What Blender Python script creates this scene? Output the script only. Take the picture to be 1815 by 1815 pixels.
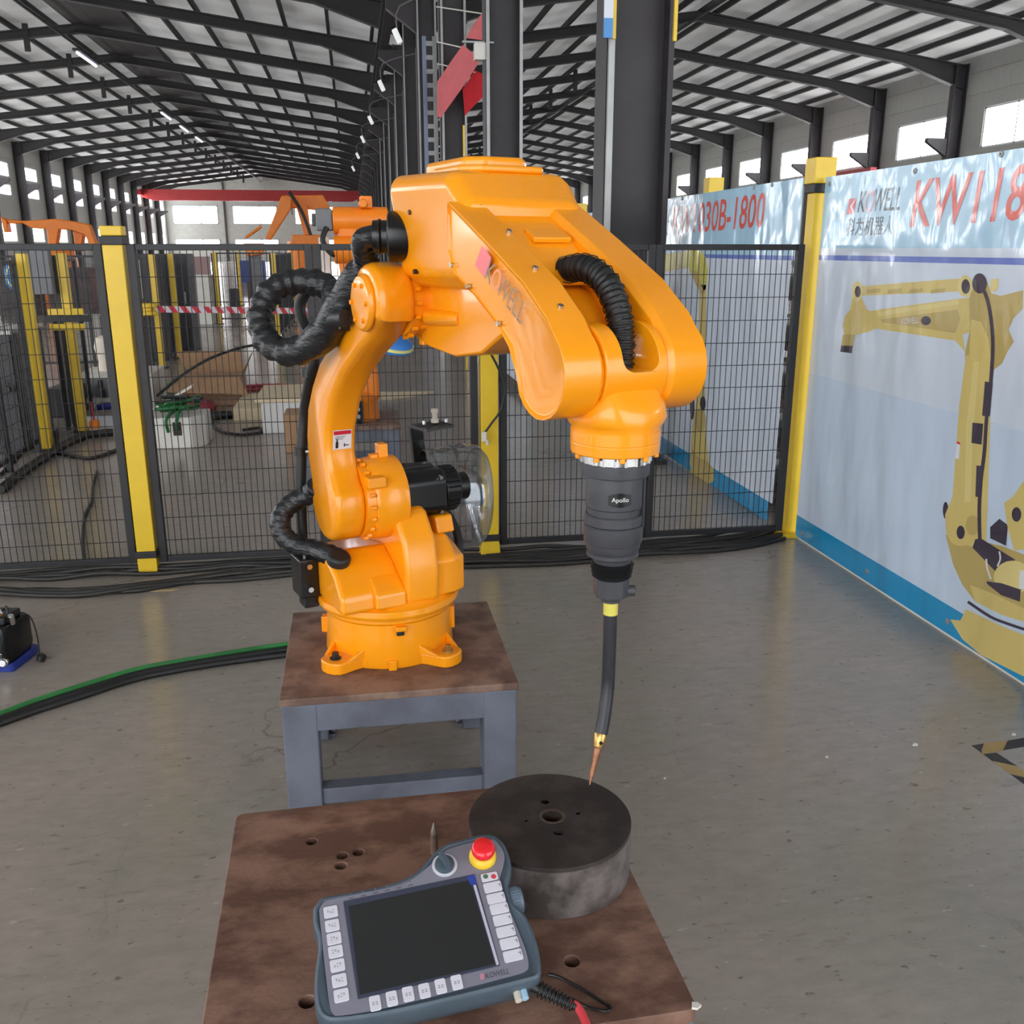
import bpy, bmesh, math, random
from mathutils import Vector, Matrix
random.seed(7)
for o in list(bpy.data.objects): bpy.data.objects.remove(o, do_unlink=True)
SC = bpy.context.scene
COL = SC.collection
R = math.radians
# ------------------------------------------------------------------ camera
FPX = 1660.0; HC = 1.6
PITCH = math.atan(467.5 / FPX); YAW = math.atan(285.5 / math.hypot(FPX, 467.5))
cam_d = bpy.data.cameras.new('camera'); cam_d.sensor_width = 36.0; cam_d.sensor_fit = 'HORIZONTAL'
cam_d.lens = 36.0 * FPX / 1815.0; cam_d.clip_start = 0.05; cam_d.clip_end = 400
cam = bpy.data.objects.new('camera', cam_d); COL.objects.link(cam)
cam.location = (0, 0, HC); cam.rotation_euler = (math.pi / 2 - PITCH, 0, -YAW)
SC.camera = cam
# ------------------------------------------------------------------ world (even overcast sky), exposure
W = bpy.data.worlds.new('overcast_sky'); SC.world = W; W.use_nodes = True
bg = W.node_tree.nodes['Background']; bg.inputs[0].default_value = (0.93, 0.97, 1.0, 1); bg.inputs[1].default_value = 3.4
SC.view_settings.view_transform = 'Standard'; SC.view_settings.look = 'None'
SC.view_settings.exposure = 0.34; SC.view_settings.gamma = 1.0
SC.view_settings.use_curve_mapping = False
SC.cycles.max_bounces = 4; SC.cycles.diffuse_bounces = 3; SC.cycles.glossy_bounces = 3
SC.cycles.transparent_max_bounces = 8; SC.cycles.caustics_reflective = False; SC.cycles.caustics_refractive = False
SC.cycles.sample_clamp_indirect = 6.0; SC.cycles.use_adaptive_sampling = True; SC.cycles.adaptive_threshold = 0.06; SC.cycles.adaptive_min_samples = 12
WINDOW_GLOW = 13.0
ROOF_THROUGH = 0.055

# ------------------------------------------------------------------ where a sight line meets a plane of the hall (used to take real positions)
FW = Vector((math.sin(YAW) * math.cos(PITCH), math.cos(YAW) * math.cos(PITCH), -math.sin(PITCH)))
RT = Vector((math.cos(YAW), -math.sin(YAW), 0)); UP = RT.cross(FW); CAM = Vector((0, 0, HC))
def sight(u, v): return FW + RT * ((u - 907.5) / FPX) - UP * ((v - 907.5) / FPX)
def at_z(u, v, z): d = sight(u, v); return CAM + d * ((z - HC) / d.z)
def at_y(u, v, y): d = sight(u, v); return CAM + d * (y / d.y)
def at_x(u, v, x): d = sight(u, v); return CAM + d * (x / d.x)
TH = R(20); RO = Vector((0.066, 2.69, 0.43))
EF = Vector((math.sin(TH), -math.cos(TH), 0)); ER = Vector((math.cos(TH), math.sin(TH), 0))
def loc(p): q = p - RO; return Vector((q.dot(EF), q.dot(ER), q.z))      # world -> arm frame (forward, right, up)
def at_f(u, v, f): d = sight(u, v); return loc(CAM + d * ((RO + EF * f - CAM).dot(EF) / d.dot(EF)))
def at_r(u, v, r): d = sight(u, v); return loc(CAM + d * ((RO + ER * r - CAM).dot(ER) / d.dot(ER)))

# ------------------------------------------------------------------ materials
def nd(nt, t, **kw):
    n = nt.nodes.new(t)
    for k, v in kw.items(): setattr(n, k, v)
    return n
def lk(nt, a, b): nt.links.new(a, b)
def srgb(r, g, b):
    f = lambda c: c / 12.92 if c <= 0.04045 else ((c + 0.055) / 1.055) ** 2.4
    return (f(r / 255.), f(g / 255.), f(b / 255.))
MATS = {}
def mat(name, col, rough=0.5, metal=0.0, var=0.0, vscale=8.0, bump=0.0, bscale=60.0, coat=0.0, col2=None, stretch=None, spec=0.5, rvar=0.0, detail=5.0, edge=(0.35, 0.65)):
    if name in MATS: return MATS[name]
    m = bpy.data.materials.new(name); m.use_nodes = True; nt = m.node_tree
    b = nt.nodes['Principled BSDF']
    b.inputs['Base Color'].default_value = (*col, 1); b.inputs['Roughness'].default_value = rough
    b.inputs['Metallic'].default_value = metal; b.inputs['Specular IOR Level'].default_value = spec
    b.inputs['Coat Weight'].default_value = coat; b.inputs['Coat Roughness'].default_value = 0.08
    tc = nd(nt, 'ShaderNodeTexCoord'); mp = nd(nt, 'ShaderNodeMapping'); lk(nt, tc.outputs['Object'], mp.inputs[0])
    if stretch: mp.inputs['Scale'].default_value = stretch
    if var > 0 or col2:
        n = nd(nt, 'ShaderNodeTexNoise'); n.inputs['Scale'].default_value = vscale; n.inputs['Detail'].default_value = detail; n.inputs['Roughness'].default_value = 0.6
        lk(nt, mp.outputs[0], n.inputs['Vector'])
        rp_ = nd(nt, 'ShaderNodeValToRGB'); e = rp_.color_ramp.elements
        c2 = col2 if col2 else tuple(max(0, c * (1 - var)) for c in col)
        e[0].position = edge[0]; e[0].color = (*c2, 1); e[1].position = edge[1]; e[1].color = (*col, 1)
        lk(nt, n.outputs['Fac'], rp_.inputs[0]); lk(nt, rp_.outputs[0], b.inputs['Base Color'])
        if rvar:
            mr = nd(nt, 'ShaderNodeMapRange'); mr.inputs[3].default_value = rough + rvar; mr.inputs[4].default_value = max(0.02, rough - rvar)
            lk(nt, n.outputs['Fac'], mr.inputs[0]); lk(nt, mr.outputs[0], b.inputs['Roughness'])
    if bump > 0:
        n2 = nd(nt, 'ShaderNodeTexNoise'); n2.inputs['Scale'].default_value = bscale; n2.inputs['Detail'].default_value = 4
        lk(nt, mp.outputs[0], n2.inputs['Vector'])
        bp = nd(nt, 'ShaderNodeBump'); bp.inputs['Strength'].default_value = bump; bp.inputs['Distance'].default_value = 0.01
        lk(nt, n2.outputs['Fac'], bp.inputs['Height']); lk(nt, bp.outputs[0], b.inputs['Normal'])
    MATS[name] = m; return m
def emit(name, col, s):
    if name in MATS: return MATS[name]
    m = bpy.data.materials.new(name); m.use_nodes = True; nt = m.node_tree
    b = nt.nodes['Principled BSDF']; b.inputs['Base Color'].default_value = (.8, .8, .8, 1)
    b.inputs['Emission Color'].default_value = (*col, 1); b.inputs['Emission Strength'].default_value = s
    MATS[name] = m; return m

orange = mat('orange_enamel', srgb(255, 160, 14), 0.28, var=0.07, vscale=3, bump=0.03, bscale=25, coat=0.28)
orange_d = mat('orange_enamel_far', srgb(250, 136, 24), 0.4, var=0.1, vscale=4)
black_pl = mat('black_plastic', srgb(44, 43, 46), 0.45, var=0.2, vscale=20, bump=0.05)
torch_grey = mat('charcoal_rubber', srgb(66, 66, 71), 0.5, var=0.15, vscale=30, bump=0.05)
black_gl = mat('black_glossy_paint', srgb(16, 16, 18), 0.28, var=0.2, vscale=10)
sleeve_m = mat('black_fabric_sleeve', srgb(34, 35, 38), 0.36, var=0.35, vscale=14, bump=0.6, bscale=26, stretch=(1, 1, 2.5))
rubber = mat('black_rubber', srgb(30, 30, 31), 0.5, var=0.2, vscale=12)
cable_m = mat('dusty_black_cable', srgb(48, 45, 43), 0.55, var=0.3, vscale=9)
chrome = mat('bright_steel', srgb(215, 215, 215), 0.18, metal=1.0, var=0.15, vscale=40)
brass = mat('brass', srgb(196, 160, 98), 0.32, metal=0.9, var=0.2, vscale=60)
copper = mat('worn_copper', srgb(164, 112, 84), 0.45, metal=0.7, var=0.35, vscale=70)
rust = mat('rusty_plate', srgb(142, 108, 92), 0.62, col2=srgb(98, 68, 55), vscale=7, bump=0.12, bscale=70, rvar=0.12, detail=10, stretch=(1, 1.6, 1), edge=(0.42, 0.60))
rust2 = mat('rusty_steel_plate', srgb(140, 114, 100), 0.6, col2=srgb(104, 80, 70), vscale=9, bump=0.1, bscale=80, rvar=0.12, detail=10, edge=(0.42, 0.60))
drum_top = mat('burnt_steel', srgb(62, 55, 52), 0.55, col2=srgb(40, 34, 33), vscale=11, bump=0.08, bscale=60, rvar=0.12, detail=10, edge=(0.43, 0.6))
drum_side = mat('scaled_steel', srgb(112, 104, 102), 0.5, col2=srgb(70, 62, 60), vscale=14, bump=0.12, bscale=90, rvar=0.1, detail=10, edge=(0.42, 0.6))
greypaint = mat('grey_blue_paint', srgb(112, 116, 130), 0.5, col2=srgb(92, 95, 106), vscale=6, bump=0.05, rvar=0.1, detail=8)
steel_dark = mat('dark_structural_steel', srgb(60, 56, 59), 0.6, var=0.18, vscale=3)
steel_dark2 = mat('dark_roof_steel', srgb(47, 44, 46), 0.65, var=0.15, vscale=1.5)
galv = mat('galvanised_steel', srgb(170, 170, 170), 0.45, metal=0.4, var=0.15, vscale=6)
wallm = mat('grey_wall_sheet', srgb(176, 176, 172), 0.7, var=0.12, vscale=2, stretch=(1, 8, 1))
yellow = mat('yellow_paint', srgb(236, 196, 44), 0.42, var=0.10, vscale=5, coat=0.1)
blackp = mat('black_powder_coat', srgb(40, 39, 42), 0.5, var=0.15, vscale=8)
white_p = mat('white_paint', srgb(226, 222, 214), 0.5, var=0.08, vscale=6)
card = mat('cardboard', srgb(178, 140, 106), 0.8, var=0.15, vscale=9)
cream = mat('cream_plywood', srgb(226, 206, 172), 0.7, var=0.12, vscale=12)
red_p = mat('red_paint', srgb(176, 48, 50), 0.5, var=0.15, vscale=2)
red_c = mat('red_cloth', srgb(206, 36, 48), 0.8, var=0.12, vscale=5)
pink_c = mat('faded_red_cloth', srgb(226, 118, 122), 0.85, var=0.12, vscale=5)
green_h = mat('green_hose', srgb(52, 138, 68), 0.5, var=0.3, vscale=5)
blue_p = mat('blue_paint', srgb(58, 128, 206), 0.45, var=0.1, vscale=6)
darkbox = mat('dark_grey_cabinet', srgb(72, 70, 74), 0.55, var=0.2, vscale=4)
greybox = mat('mid_grey_cabinet', srgb(118, 118, 122), 0.5, var=0.12, vscale=5)

# ------------------------------------------------------------------ mesh helpers
def bm_new(): return bmesh.new()
def box(bm, lo, hi, M=None):
    vs = [bm.verts.new(Vector((x, y, z))) for z in (lo[2], hi[2]) for y in (lo[1], hi[1]) for x in (lo[0], hi[0])]
    for q in ((0, 2, 3, 1), (4, 5, 7, 6), (0, 1, 5, 4), (2, 6, 7, 3), (0, 4, 6, 2), (1, 3, 7, 5)):
        bm.faces.new([vs[i] for i in q])
    if M is not None:
        for v in vs: v.co = M @ v.co
    return vs
def loft(bm, rings, caps=True, closed=True):
    vr = [[bm.verts.new(Vector(p)) for p in r] for r in rings]
    n = len(vr[0])
    for a, b in zip(vr[:-1], vr[1:]):
        for i in range(n if closed else n - 1):
            j = (i + 1) % n
            bm.faces.new((a[i], a[j], b[j], b[i]))
    if caps:
        bm.faces.new(list(reversed(vr[0]))); bm.faces.new(vr[-1])
    return vr
def frame_of(d):
    d = Vector(d).normalized(); a = Vector((0, 0, 1)) if abs(d.z) < 0.9 else Vector((1, 0, 0))
    x = a.cross(d).normalized(); return x, d.cross(x)
def rod(bm, p0, p1, r0, r1=None, seg=16, caps=True):
    p0, p1 = Vector(p0), Vector(p1); r1 = r0 if r1 is None else r1
    x, y = frame_of(p1 - p0)
    return loft(bm, [[p + x * (r * math.cos(2 * math.pi * i / seg)) + y * (r * math.sin(2 * math.pi * i / seg)) for i in range(seg)] for p, r in ((p0, r0), (p1, r1))], caps)
def lathe(bm, o, d, prof, seg=32, caps=True):
    o = Vector(o); d = Vector(d).normalized(); x, y = frame_of(d)
    return loft(bm, [[o + d * h + x * (r * math.cos(2 * math.pi * i / seg)) + y * (r * math.sin(2 * math.pi * i / seg)) for i in range(seg)] for h, r in prof], caps)
def smooth_path(pts, n=6):
    pts = [Vector(p) for p in pts]; out = []
    for i in range(len(pts) - 1):
        p0 = pts[max(i - 1, 0)]; p1 = pts[i]; p2 = pts[i + 1]; p3 = pts[min(i + 2, len(pts) - 1)]
        for k in range(n):
            t = k / n
            out.append(0.5 * ((2 * p1) + (p2 - p0) * t + (2 * p0 - 5 * p1 + 4 * p2 - p3) * t * t + (3 * p1 - p0 - 3 * p2 + p3) * t ** 3))
    out.append(pts[-1]); return out
def tube(bm, pts, r, seg=12, n=6, caps=True):
    ps = smooth_path(pts, n) if n > 1 else [Vector(p) for p in pts]
    N = len(ps); rings = []; prev = None
    for i, p in enumerate(ps):
        d = (ps[min(i + 1, N - 1)] - ps[max(i - 1, 0)]).normalized()
        if prev is None: x, _ = frame_of(d)
        else:
            x = (prev - d * prev.dot(d)).normalized()
        prev = x; y = d.cross(x)
        rr = r(i / (N - 1), i) if callable(r) else r
        rings.append([p + x * (rr * math.cos(2 * math.pi * k / seg)) + y * (rr * math.sin(2 * math.pi * k / seg)) for k in range(seg)])
    return loft(bm, rings, caps)
def prism(bm, pts2, a, b, ax='y'):
    """closed outline pts2 pushed from a to b along an axis; ax y: pts are (x,z), x: (y,z), z: (x,y)"""
    def P(p, t): return (p[0], t, p[1]) if ax == 'y' else ((t, p[0], p[1]) if ax == 'x' else (p[0], p[1], t))
    return loft(bm, [[P(p, a) for p in pts2], [P(p, b) for p in pts2]])
def arc(cx, cy, r, a0, a1, n=10): return [(cx + r * math.cos(R(a0 + (a1 - a0) * i / n)), cy + r * math.sin(R(a0 + (a1 - a0) * i / n))) for i in range(n + 1)]
def rrect(x0, y0, x1, y1, r, n=4):
    return arc(x1 - r, y1 - r, r, 0, 90, n) + arc(x0 + r, y1 - r, r, 90, 180, n) + arc(x0 + r, y0 + r, r, 180, 270, n) + arc(x1 - r, y0 + r, r, 270, 360, n)
def obj(name, bm, m, parent=None, bevel=0, seg=2, sharp=38, smooth=True, recalc=True):
    if recalc: bmesh.ops.recalc_face_normals(bm, faces=bm.faces)
    me = bpy.data.meshes.new(name); bm.to_mesh(me); bm.free()
    for mm in (m if isinstance(m, (list, tuple)) else [m]): me.materials.append(mm)
    if smooth:
        me.polygons.foreach_set('use_smooth', [True] * len(me.polygons)); me.set_sharp_from_angle(angle=R(sharp))
    o = bpy.data.objects.new(name, me); COL.objects.link(o)
    if parent is not None: o.parent = parent
    if bevel > 0:
        b = o.modifiers.new('bevel', 'BEVEL'); b.width = bevel; b.segments = seg; b.limit_method = 'ANGLE'; b.angle_limit = R(32); b.harden_normals = True
    return o
def inst(name, me, parent=None, loc_=(0, 0, 0), rot=(0, 0, 0), scale=(1, 1, 1)):
    o = bpy.data.objects.new(name, me); COL.objects.link(o); o.location = loc_; o.rotation_euler = rot; o.scale = scale
    if parent is not None: o.parent = parent
    return o
def tag(o, label=None, cat=None, group=None, kind=None):
    if label: o['label'] = label
    if cat: o['category'] = cat
    if group: o['group'] = group
    if kind: o['kind'] = kind
    return o
def empty(name, loc_=(0, 0, 0), rz=0.0):
    o = bpy.data.objects.new(name, None); COL.objects.link(o); o.location = loc_; o.rotation_euler = (0, 0, rz); o.empty_display_size = 0.1; return o
def thing(name, label, cat, loc_=(0, 0, 0), rz=0.0, group=None): return tag(empty(name, loc_, rz), label, cat, group)
def boolcut(o, cutters_bm):
    """real holes: subtract a mesh and keep the result as this object's own mesh"""
    bmesh.ops.recalc_face_normals(cutters_bm, faces=cutters_bm.faces)
    me = bpy.data.meshes.new('cut'); cutters_bm.to_mesh(me); cutters_bm.free()
    c = bpy.data.objects.new('cut', me); COL.objects.link(c)
    c.matrix_world = o.matrix_world if o.parent is None else Matrix.Identity(4)
    c.parent = o.parent
    md = o.modifiers.new('b', 'BOOLEAN'); md.object = c; md.operation = 'DIFFERENCE'; md.solver = 'EXACT'
    if len(o.modifiers) > 1:
        o.modifiers.move(len(o.modifiers) - 1, 0)
    bpy.context.view_layer.update()
    dg = bpy.context.evaluated_depsgraph_get()
    nm = bpy.data.meshes.new_from_object(o.evaluated_get(dg))
    o.modifiers.clear(); old = o.data; o.data = nm; bpy.data.objects.remove(c, do_unlink=True)
    nm.polygons.foreach_set('use_smooth', [True] * len(nm.polygons)); nm.set_sharp_from_angle(angle=R(30))
    return o
def text_mesh(body, size=1.0, shear=0.0, extrude=0.0, xs=1.0, offset=0.0, align='LEFT'):
    cu = bpy.data.curves.new('t', 'FONT'); cu.body = body; cu.size = size; cu.shear = shear; cu.extrude = extrude; cu.align_x = align; cu.offset = offset
    cu.resolution_u = 3
    o = bpy.data.objects.new('t', cu); COL.objects.link(o); bpy.context.view_layer.update()
    me = bpy.data.meshes.new_from_object(o.evaluated_get(bpy.context.evaluated_depsgraph_get()))
    bpy.data.objects.remove(o, do_unlink=True); bpy.data.curves.remove(cu)
    if xs != 1.0:
        for v in me.vertices: v.co.x *= xs
    return me
def text_fit(name, body, m, parent, M, w, h, shear=0.0, offset=0.0):
    """flat lettering scaled to width w and height h, laid out by matrix M (x along, y up, z out)"""
    me = text_mesh(body, 1.0, shear, offset=offset)
    xs = [v.co.x for v in me.vertices]; ys = [v.co.y for v in me.vertices]
    x0, x1, y0, y1 = min(xs), max(xs), min(ys), max(ys)
    for v in me.vertices:
        v.co = M @ Vector(((v.co.x - x0) / (x1 - x0) * w, (v.co.y - y0) / (y1 - y0) * h, 0))
    me.materials.clear(); me.materials.append(m); me.name = name
    o = bpy.data.objects.new(name, me); COL.objects.link(o); o.parent = parent; return o
def axes(o, x, y):
    x = Vector(x).normalized(); y = Vector(y); y = (y - x * y.dot(x)).normalized(); z = x.cross(y)
    M = Matrix.Identity(4)
    for i in range(3): M[i][0] = x[i]; M[i][1] = y[i]; M[i][2] = z[i]; M[i][3] = o[i]
    return M
# ================================================================== THE HALL
XL, XC, XR = -22.5, 2.02, 24.4
Y0, Y1 = -7.6, 127.0
EAVE, RIDGE = 8.8, 10.35
GRID = [6.95 + 6 * k for k in range(-2, 20)]

def floor_material():
    m = bpy.data.materials.new('polished_concrete'); m.use_nodes = True; nt = m.node_tree; b = nt.nodes['Principled BSDF']
    tc = nd(nt, 'ShaderNodeTexCoord')
    def noise(sc, det, rgh=0.6, st=None):
        mp = nd(nt, 'ShaderNodeMapping'); lk(nt, tc.outputs['Object'], mp.inputs[0])
        if st: mp.inputs['Scale'].default_value = st
        n = nd(nt, 'ShaderNodeTexNoise'); n.inputs['Scale'].default_value = sc; n.inputs['Detail'].default_value = det; n.inputs['Roughness'].default_value = rgh
        lk(nt, mp.outputs[0], n.inputs['Vector']); return n.outputs['Fac']
    def ramp(f, a, ca, b_, cb):
        r = nd(nt, 'ShaderNodeValToRGB'); e = r.color_ramp.elements; e[0].position = a; e[0].color = (*ca, 1); e[1].position = b_; e[1].color = (*cb, 1)
        lk(nt, f, r.inputs[0]); return r.outputs[0]
    def mix(f, a, b_, blend='MIX'):
        x = nd(nt, 'ShaderNodeMix', data_type='RGBA', blend_type=blend)
        if isinstance(f, float): x.inputs[0].default_value = f
        else: lk(nt, f, x.inputs[0])
        lk(nt, a, x.inputs[6]); lk(nt, b_, x.inputs[7]); return x.outputs[2]
    base = ramp(noise(0.9, 4), 0.38, srgb(156, 149, 139), 0.62, srgb(168, 155, 147))
    fine = ramp(noise(11, 6, 0.7, (1, 2.2, 1)), 0.35, (0.88, 0.88, 0.88), 0.65, (1.04, 1.03, 1.02))
    c = mix(1.0, base, fine, 'MULTIPLY')
    st1 = ramp(noise(5.5, 8, 0.72, (1, 1.7, 1)), 0.66, (1, 1, 1), 0.84, (0.84, 0.82, 0.80))
    c = mix(1.0, c, st1, 'MULTIPLY')
    st2 = ramp(noise(24, 4, 0.6, (1, 1.8, 1)), 0.63, (1, 1, 1), 0.71, (0.55, 0.52, 0.5))
    c = mix(1.0, c, st2, 'MULTIPLY')
    st3 = ramp(noise(9, 7, 0.75, (.6, 2.6, 1)), 0.57, (1, 1, 1), 0.72, (0.74, 0.71, 0.69))
    c = mix(1.0, c, st3, 'MULTIPLY')
    st4 = ramp(noise(16, 3, 0.5, (1, 2.4, 1)), 0.70, (1, 1, 1), 0.73, (1.3, 1.29, 1.27))
    c = mix(1.0, c, st4, 'MULTIPLY')
    # hairline cracks
    vo = nd(nt, 'ShaderNodeTexVoronoi', feature='DISTANCE_TO_EDGE'); vo.inputs['Scale'].default_value = 0.55
    wn = nd(nt, 'ShaderNodeTexNoise'); wn.inputs['Scale'].default_value = 2.2; wn.inputs['Detail'].default_value = 6; lk(nt, tc.outputs['Object'], wn.inputs['Vector'])
    vm = nd(nt, 'ShaderNodeVectorMath', operation='MULTIPLY_ADD'); vm.inputs[1].default_value = (0.9, 0.9, 0.9); lk(nt, wn.outputs['Color'], vm.inputs[0]); lk(nt, tc.outputs['Object'], vm.inputs[2])
    lk(nt, vm.outputs[0], vo.inputs['Vector'])
    cr = ramp(vo.outputs['Distance'], 0.0, (0.6, 0.57, 0.55), 0.005, (1, 1, 1))
    crm = ramp(noise(0.6, 3), 0.46, (0, 0, 0), 0.56, (1, 1, 1))
    one = nd(nt, 'ShaderNodeRGB'); one.outputs[0].default_value = (1, 1, 1, 1)
    c = mix(1.0, c, mix(crm, one.outputs[0], cr), 'MULTIPLY')
    lk(nt, c, b.inputs['Base Color'])
    b.inputs['Roughness'].default_value = 0.21
    bp = nd(nt, 'ShaderNodeBump'); bp.inputs['Strength'].default_value = 0.05; bp.inputs['Distance'].default_value = 0.01
    lk(nt, noise(9, 5), bp.inputs['Height']); lk(nt, bp.outputs[0], b.inputs['Normal'])
    return m
bm = bm_new(); box(bm, (XL - .3, Y0 - 6, -0.2), (XR + .3, Y1 + .3, 0))
floor = tag(obj('floor', bm, floor_material(), smooth=False), 'grey polished concrete floor with stains and hairline cracks', kind='structure')

# ---- roof: white sheet on dark purlins and rafters; translucency added for soft top light
def roof_material():
    m = bpy.data.materials.new('white_roof_sheet'); m.use_nodes = True; nt = m.node_tree; nt.nodes.remove(nt.nodes['Principled BSDF'])
    out = nt.nodes['Material Output']
    d = nd(nt, 'ShaderNodeBsdfDiffuse'); t = nd(nt, 'ShaderNodeBsdfTranslucent'); mx = nd(nt, 'ShaderNodeMixShader')
    tc = nd(nt, 'ShaderNodeTexCoord'); n = nd(nt, 'ShaderNodeTexNoise'); n.inputs['Scale'].default_value = 0.55; n.inputs['Detail'].default_value = 5; lk(nt, tc.outputs['Object'], n.inputs['Vector'])
    r = nd(nt, 'ShaderNodeValToRGB'); e = r.color_ramp.elements; e[0].position = 0.35; e[0].color = (.45, .45, .44, 1); e[1].position = 0.66; e[1].color = (1, 1, 1, 1)
    lk(nt, n.outputs['Fac'], r.inputs[0]); lk(nt, r.outputs[0], t.inputs[0]); d.inputs[0].default_value = (.52, .51, .495, 1)
    mx.inputs[0].default_value = ROOF_THROUGH; lk(nt, d.outputs[0], mx.inputs[1]); lk(nt, t.outputs[0], mx.inputs[2]); lk(nt, mx.outputs[0], out.inputs[0]); return m
roofm = roof_material()
ceiling = tag(empty('ceiling'), 'white sheet roof on dark steel purlins and rafters', kind='structure')
def roof_z(x):
    a, b = (XL, XC) if x < XC else (XC, XR); mid = (a + b) / 2
    return EAVE + (RIDGE - EAVE) * (1 - abs(x - mid) / ((b - a) / 2))
raf_meshes = []
for h, (a, b) in enumerate(((XL, XC), (XC, XR))):
    mid = (a + b) / 2; hw = (b - a) / 2
    for s, (p, q) in enumerate(((a, mid), (mid, b))):
        bm = bm_new()
        vs = [bm.verts.new(v) for v in ((p, Y0, roof_z(p + .001 * (1 if p == a else -1)) if p != mid else RIDGE, ), (q, Y0, RIDGE if q == mid else EAVE), (q, Y1, RIDGE if q == mid else EAVE), (p, Y1, RIDGE if p == mid else EAVE))]
        bm.faces.new(vs); obj('roof_sheet', bm, roofm, ceiling, smooth=False)
        for i in range(8):
            t = (i + 0.55) / 8.2; x = p + (q - p) * t; z = roof_z(x)
            bm = bm_new(); box(bm, (x - .055, Y0, z - .2), (x + .055, Y1, z - .01)); obj('purlin', bm, steel_dark2, ceiling, smooth=False)
    # ridge ventilator: dark boards and long pipes under the ridge
    if h: bm = bm_new(); box(bm, (mid - .15, Y0, RIDGE - .30), (mid + .15, Y1, RIDGE - .26)); obj('ridge_board', bm, steel_dark2, ceiling, smooth=False)
    else: bm = bm_new(); box(bm, (mid - .15, Y0, RIDGE - .30), (mid + 2.3, Y1, RIDGE - .26)); obj('ridge_board', bm, steel_dark2, ceiling, smooth=False)
    bm = bm_new(); rod(bm, (mid - .5, Y0, RIDGE - .75), (mid - .5, Y1, RIDGE - .75), .05, seg=6); obj('ridge_pipe', bm, steel_dark2, ceiling)
    # rafter: I-section half frames with haunches, web and flanges
    def prof(d): return [(a + .15, EAVE - .25), (mid, RIDGE - .25), (b - .15, EAVE - .25), (b - .15, EAVE - 1.1), (b - 2.8, roof_z(b - 2.8) - .60), (mid + 1.5, roof_z(mid + 1.5) - .54), (mid, RIDGE - .54), (mid - 1.5, roof_z(mid - 1.5) - .54), (a + 2.8, roof_z(a + 2.8) - .60), (a + .15, EAVE - 1.1)]
    bm = bm_new(); prism(bm, prof(0), -.03, .03, 'y')
    pr = prof(0)
    for k in range(3, 9):
        p0, p1 = pr[k], pr[k + 1]
        prism(bm, [p0, p1, (p1[0], p1[1] - .05), (p0[0], p0[1] - .05)], -.14, .14, 'y')
    for p0, p1 in ((pr[0], pr[1]), (pr[1], pr[2])):
        prism(bm, [p0, p1, (p1[0], p1[1] - .05), (p0[0], p0[1] - .05)], -.14, .14, 'y')
    first = obj('rafter', bm, steel_dark2, ceiling, smooth=False); first.location.y = GRID[0]
    for y in GRID[1:]: inst('rafter', first.data, ceiling, (0, y, 0))
    # knee struts and struts between rafters at the ridge
    bm = bm_new(); box(bm, (mid - 2.05, -.06, -1.0), (mid - 1.85, .06, 0)); st = obj('ridge_strut', bm, steel_dark2, ceiling, smooth=False); st.location = (0, GRID[0], RIDGE - .3)
    for y in GRID[1:]: inst('ridge_strut', st.data, ceiling, (0, y, RIDGE - .3))

# ---- columns
def hcol(depth, width):
    bm = bm_new(); box(bm, (-depth / 2, -.02, 0), (depth / 2, .02, EAVE - .2))
    for s in (-1, 1): box(bm, (s * depth / 2 - .02, -width / 2, 0), (s * depth / 2 + .02, width / 2, EAVE - .2))
    return bm
bm = hcol(.44, .30); box(bm, (-.30, -.22, 0), (.30, .22, .03))
colmesh = None
for i, y in enumerate(GRID):
    if colmesh is None:
        c = obj('steel_column', bm, steel_dark, None, smooth=False); colmesh = c.data; c.location = (XC, y, 0)
    else: c = inst('steel_column', colmesh, None, (XC, y, 0))
    tag(c, 'dark steel H column in the middle row between the two halls', group='middle row columns', kind='structure')
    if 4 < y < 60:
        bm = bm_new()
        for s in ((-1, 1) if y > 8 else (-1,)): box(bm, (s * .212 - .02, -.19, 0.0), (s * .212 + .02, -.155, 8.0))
        obj('pale_flange_edge', bm, galv, c, smooth=False)  # added pale strips standing in for the light-toned flange edges
        # corbel for the crane runway
    bm = bm_new(); prism(bm, [(-.24, 6.6), (-.24, 7.3), (-.95, 7.3), (-.95, 7.1)], -.12, .12, 'y'); obj('corbel', bm, steel_dark, c, smooth=False)
bm = bm_new(); box(bm, (1.1, Y0, 7.3), (1.35, Y1, 7.33)); box(bm, (1.2, Y0, 7.33), (1.25, Y1, 7.85)); box(bm, (1.1, Y0, 7.85), (1.35, Y1, 7.9))
tag(obj('trim_1', bm, steel_dark2, smooth=False), 'dark crane runway beam along the middle columns', kind='structure')

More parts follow.
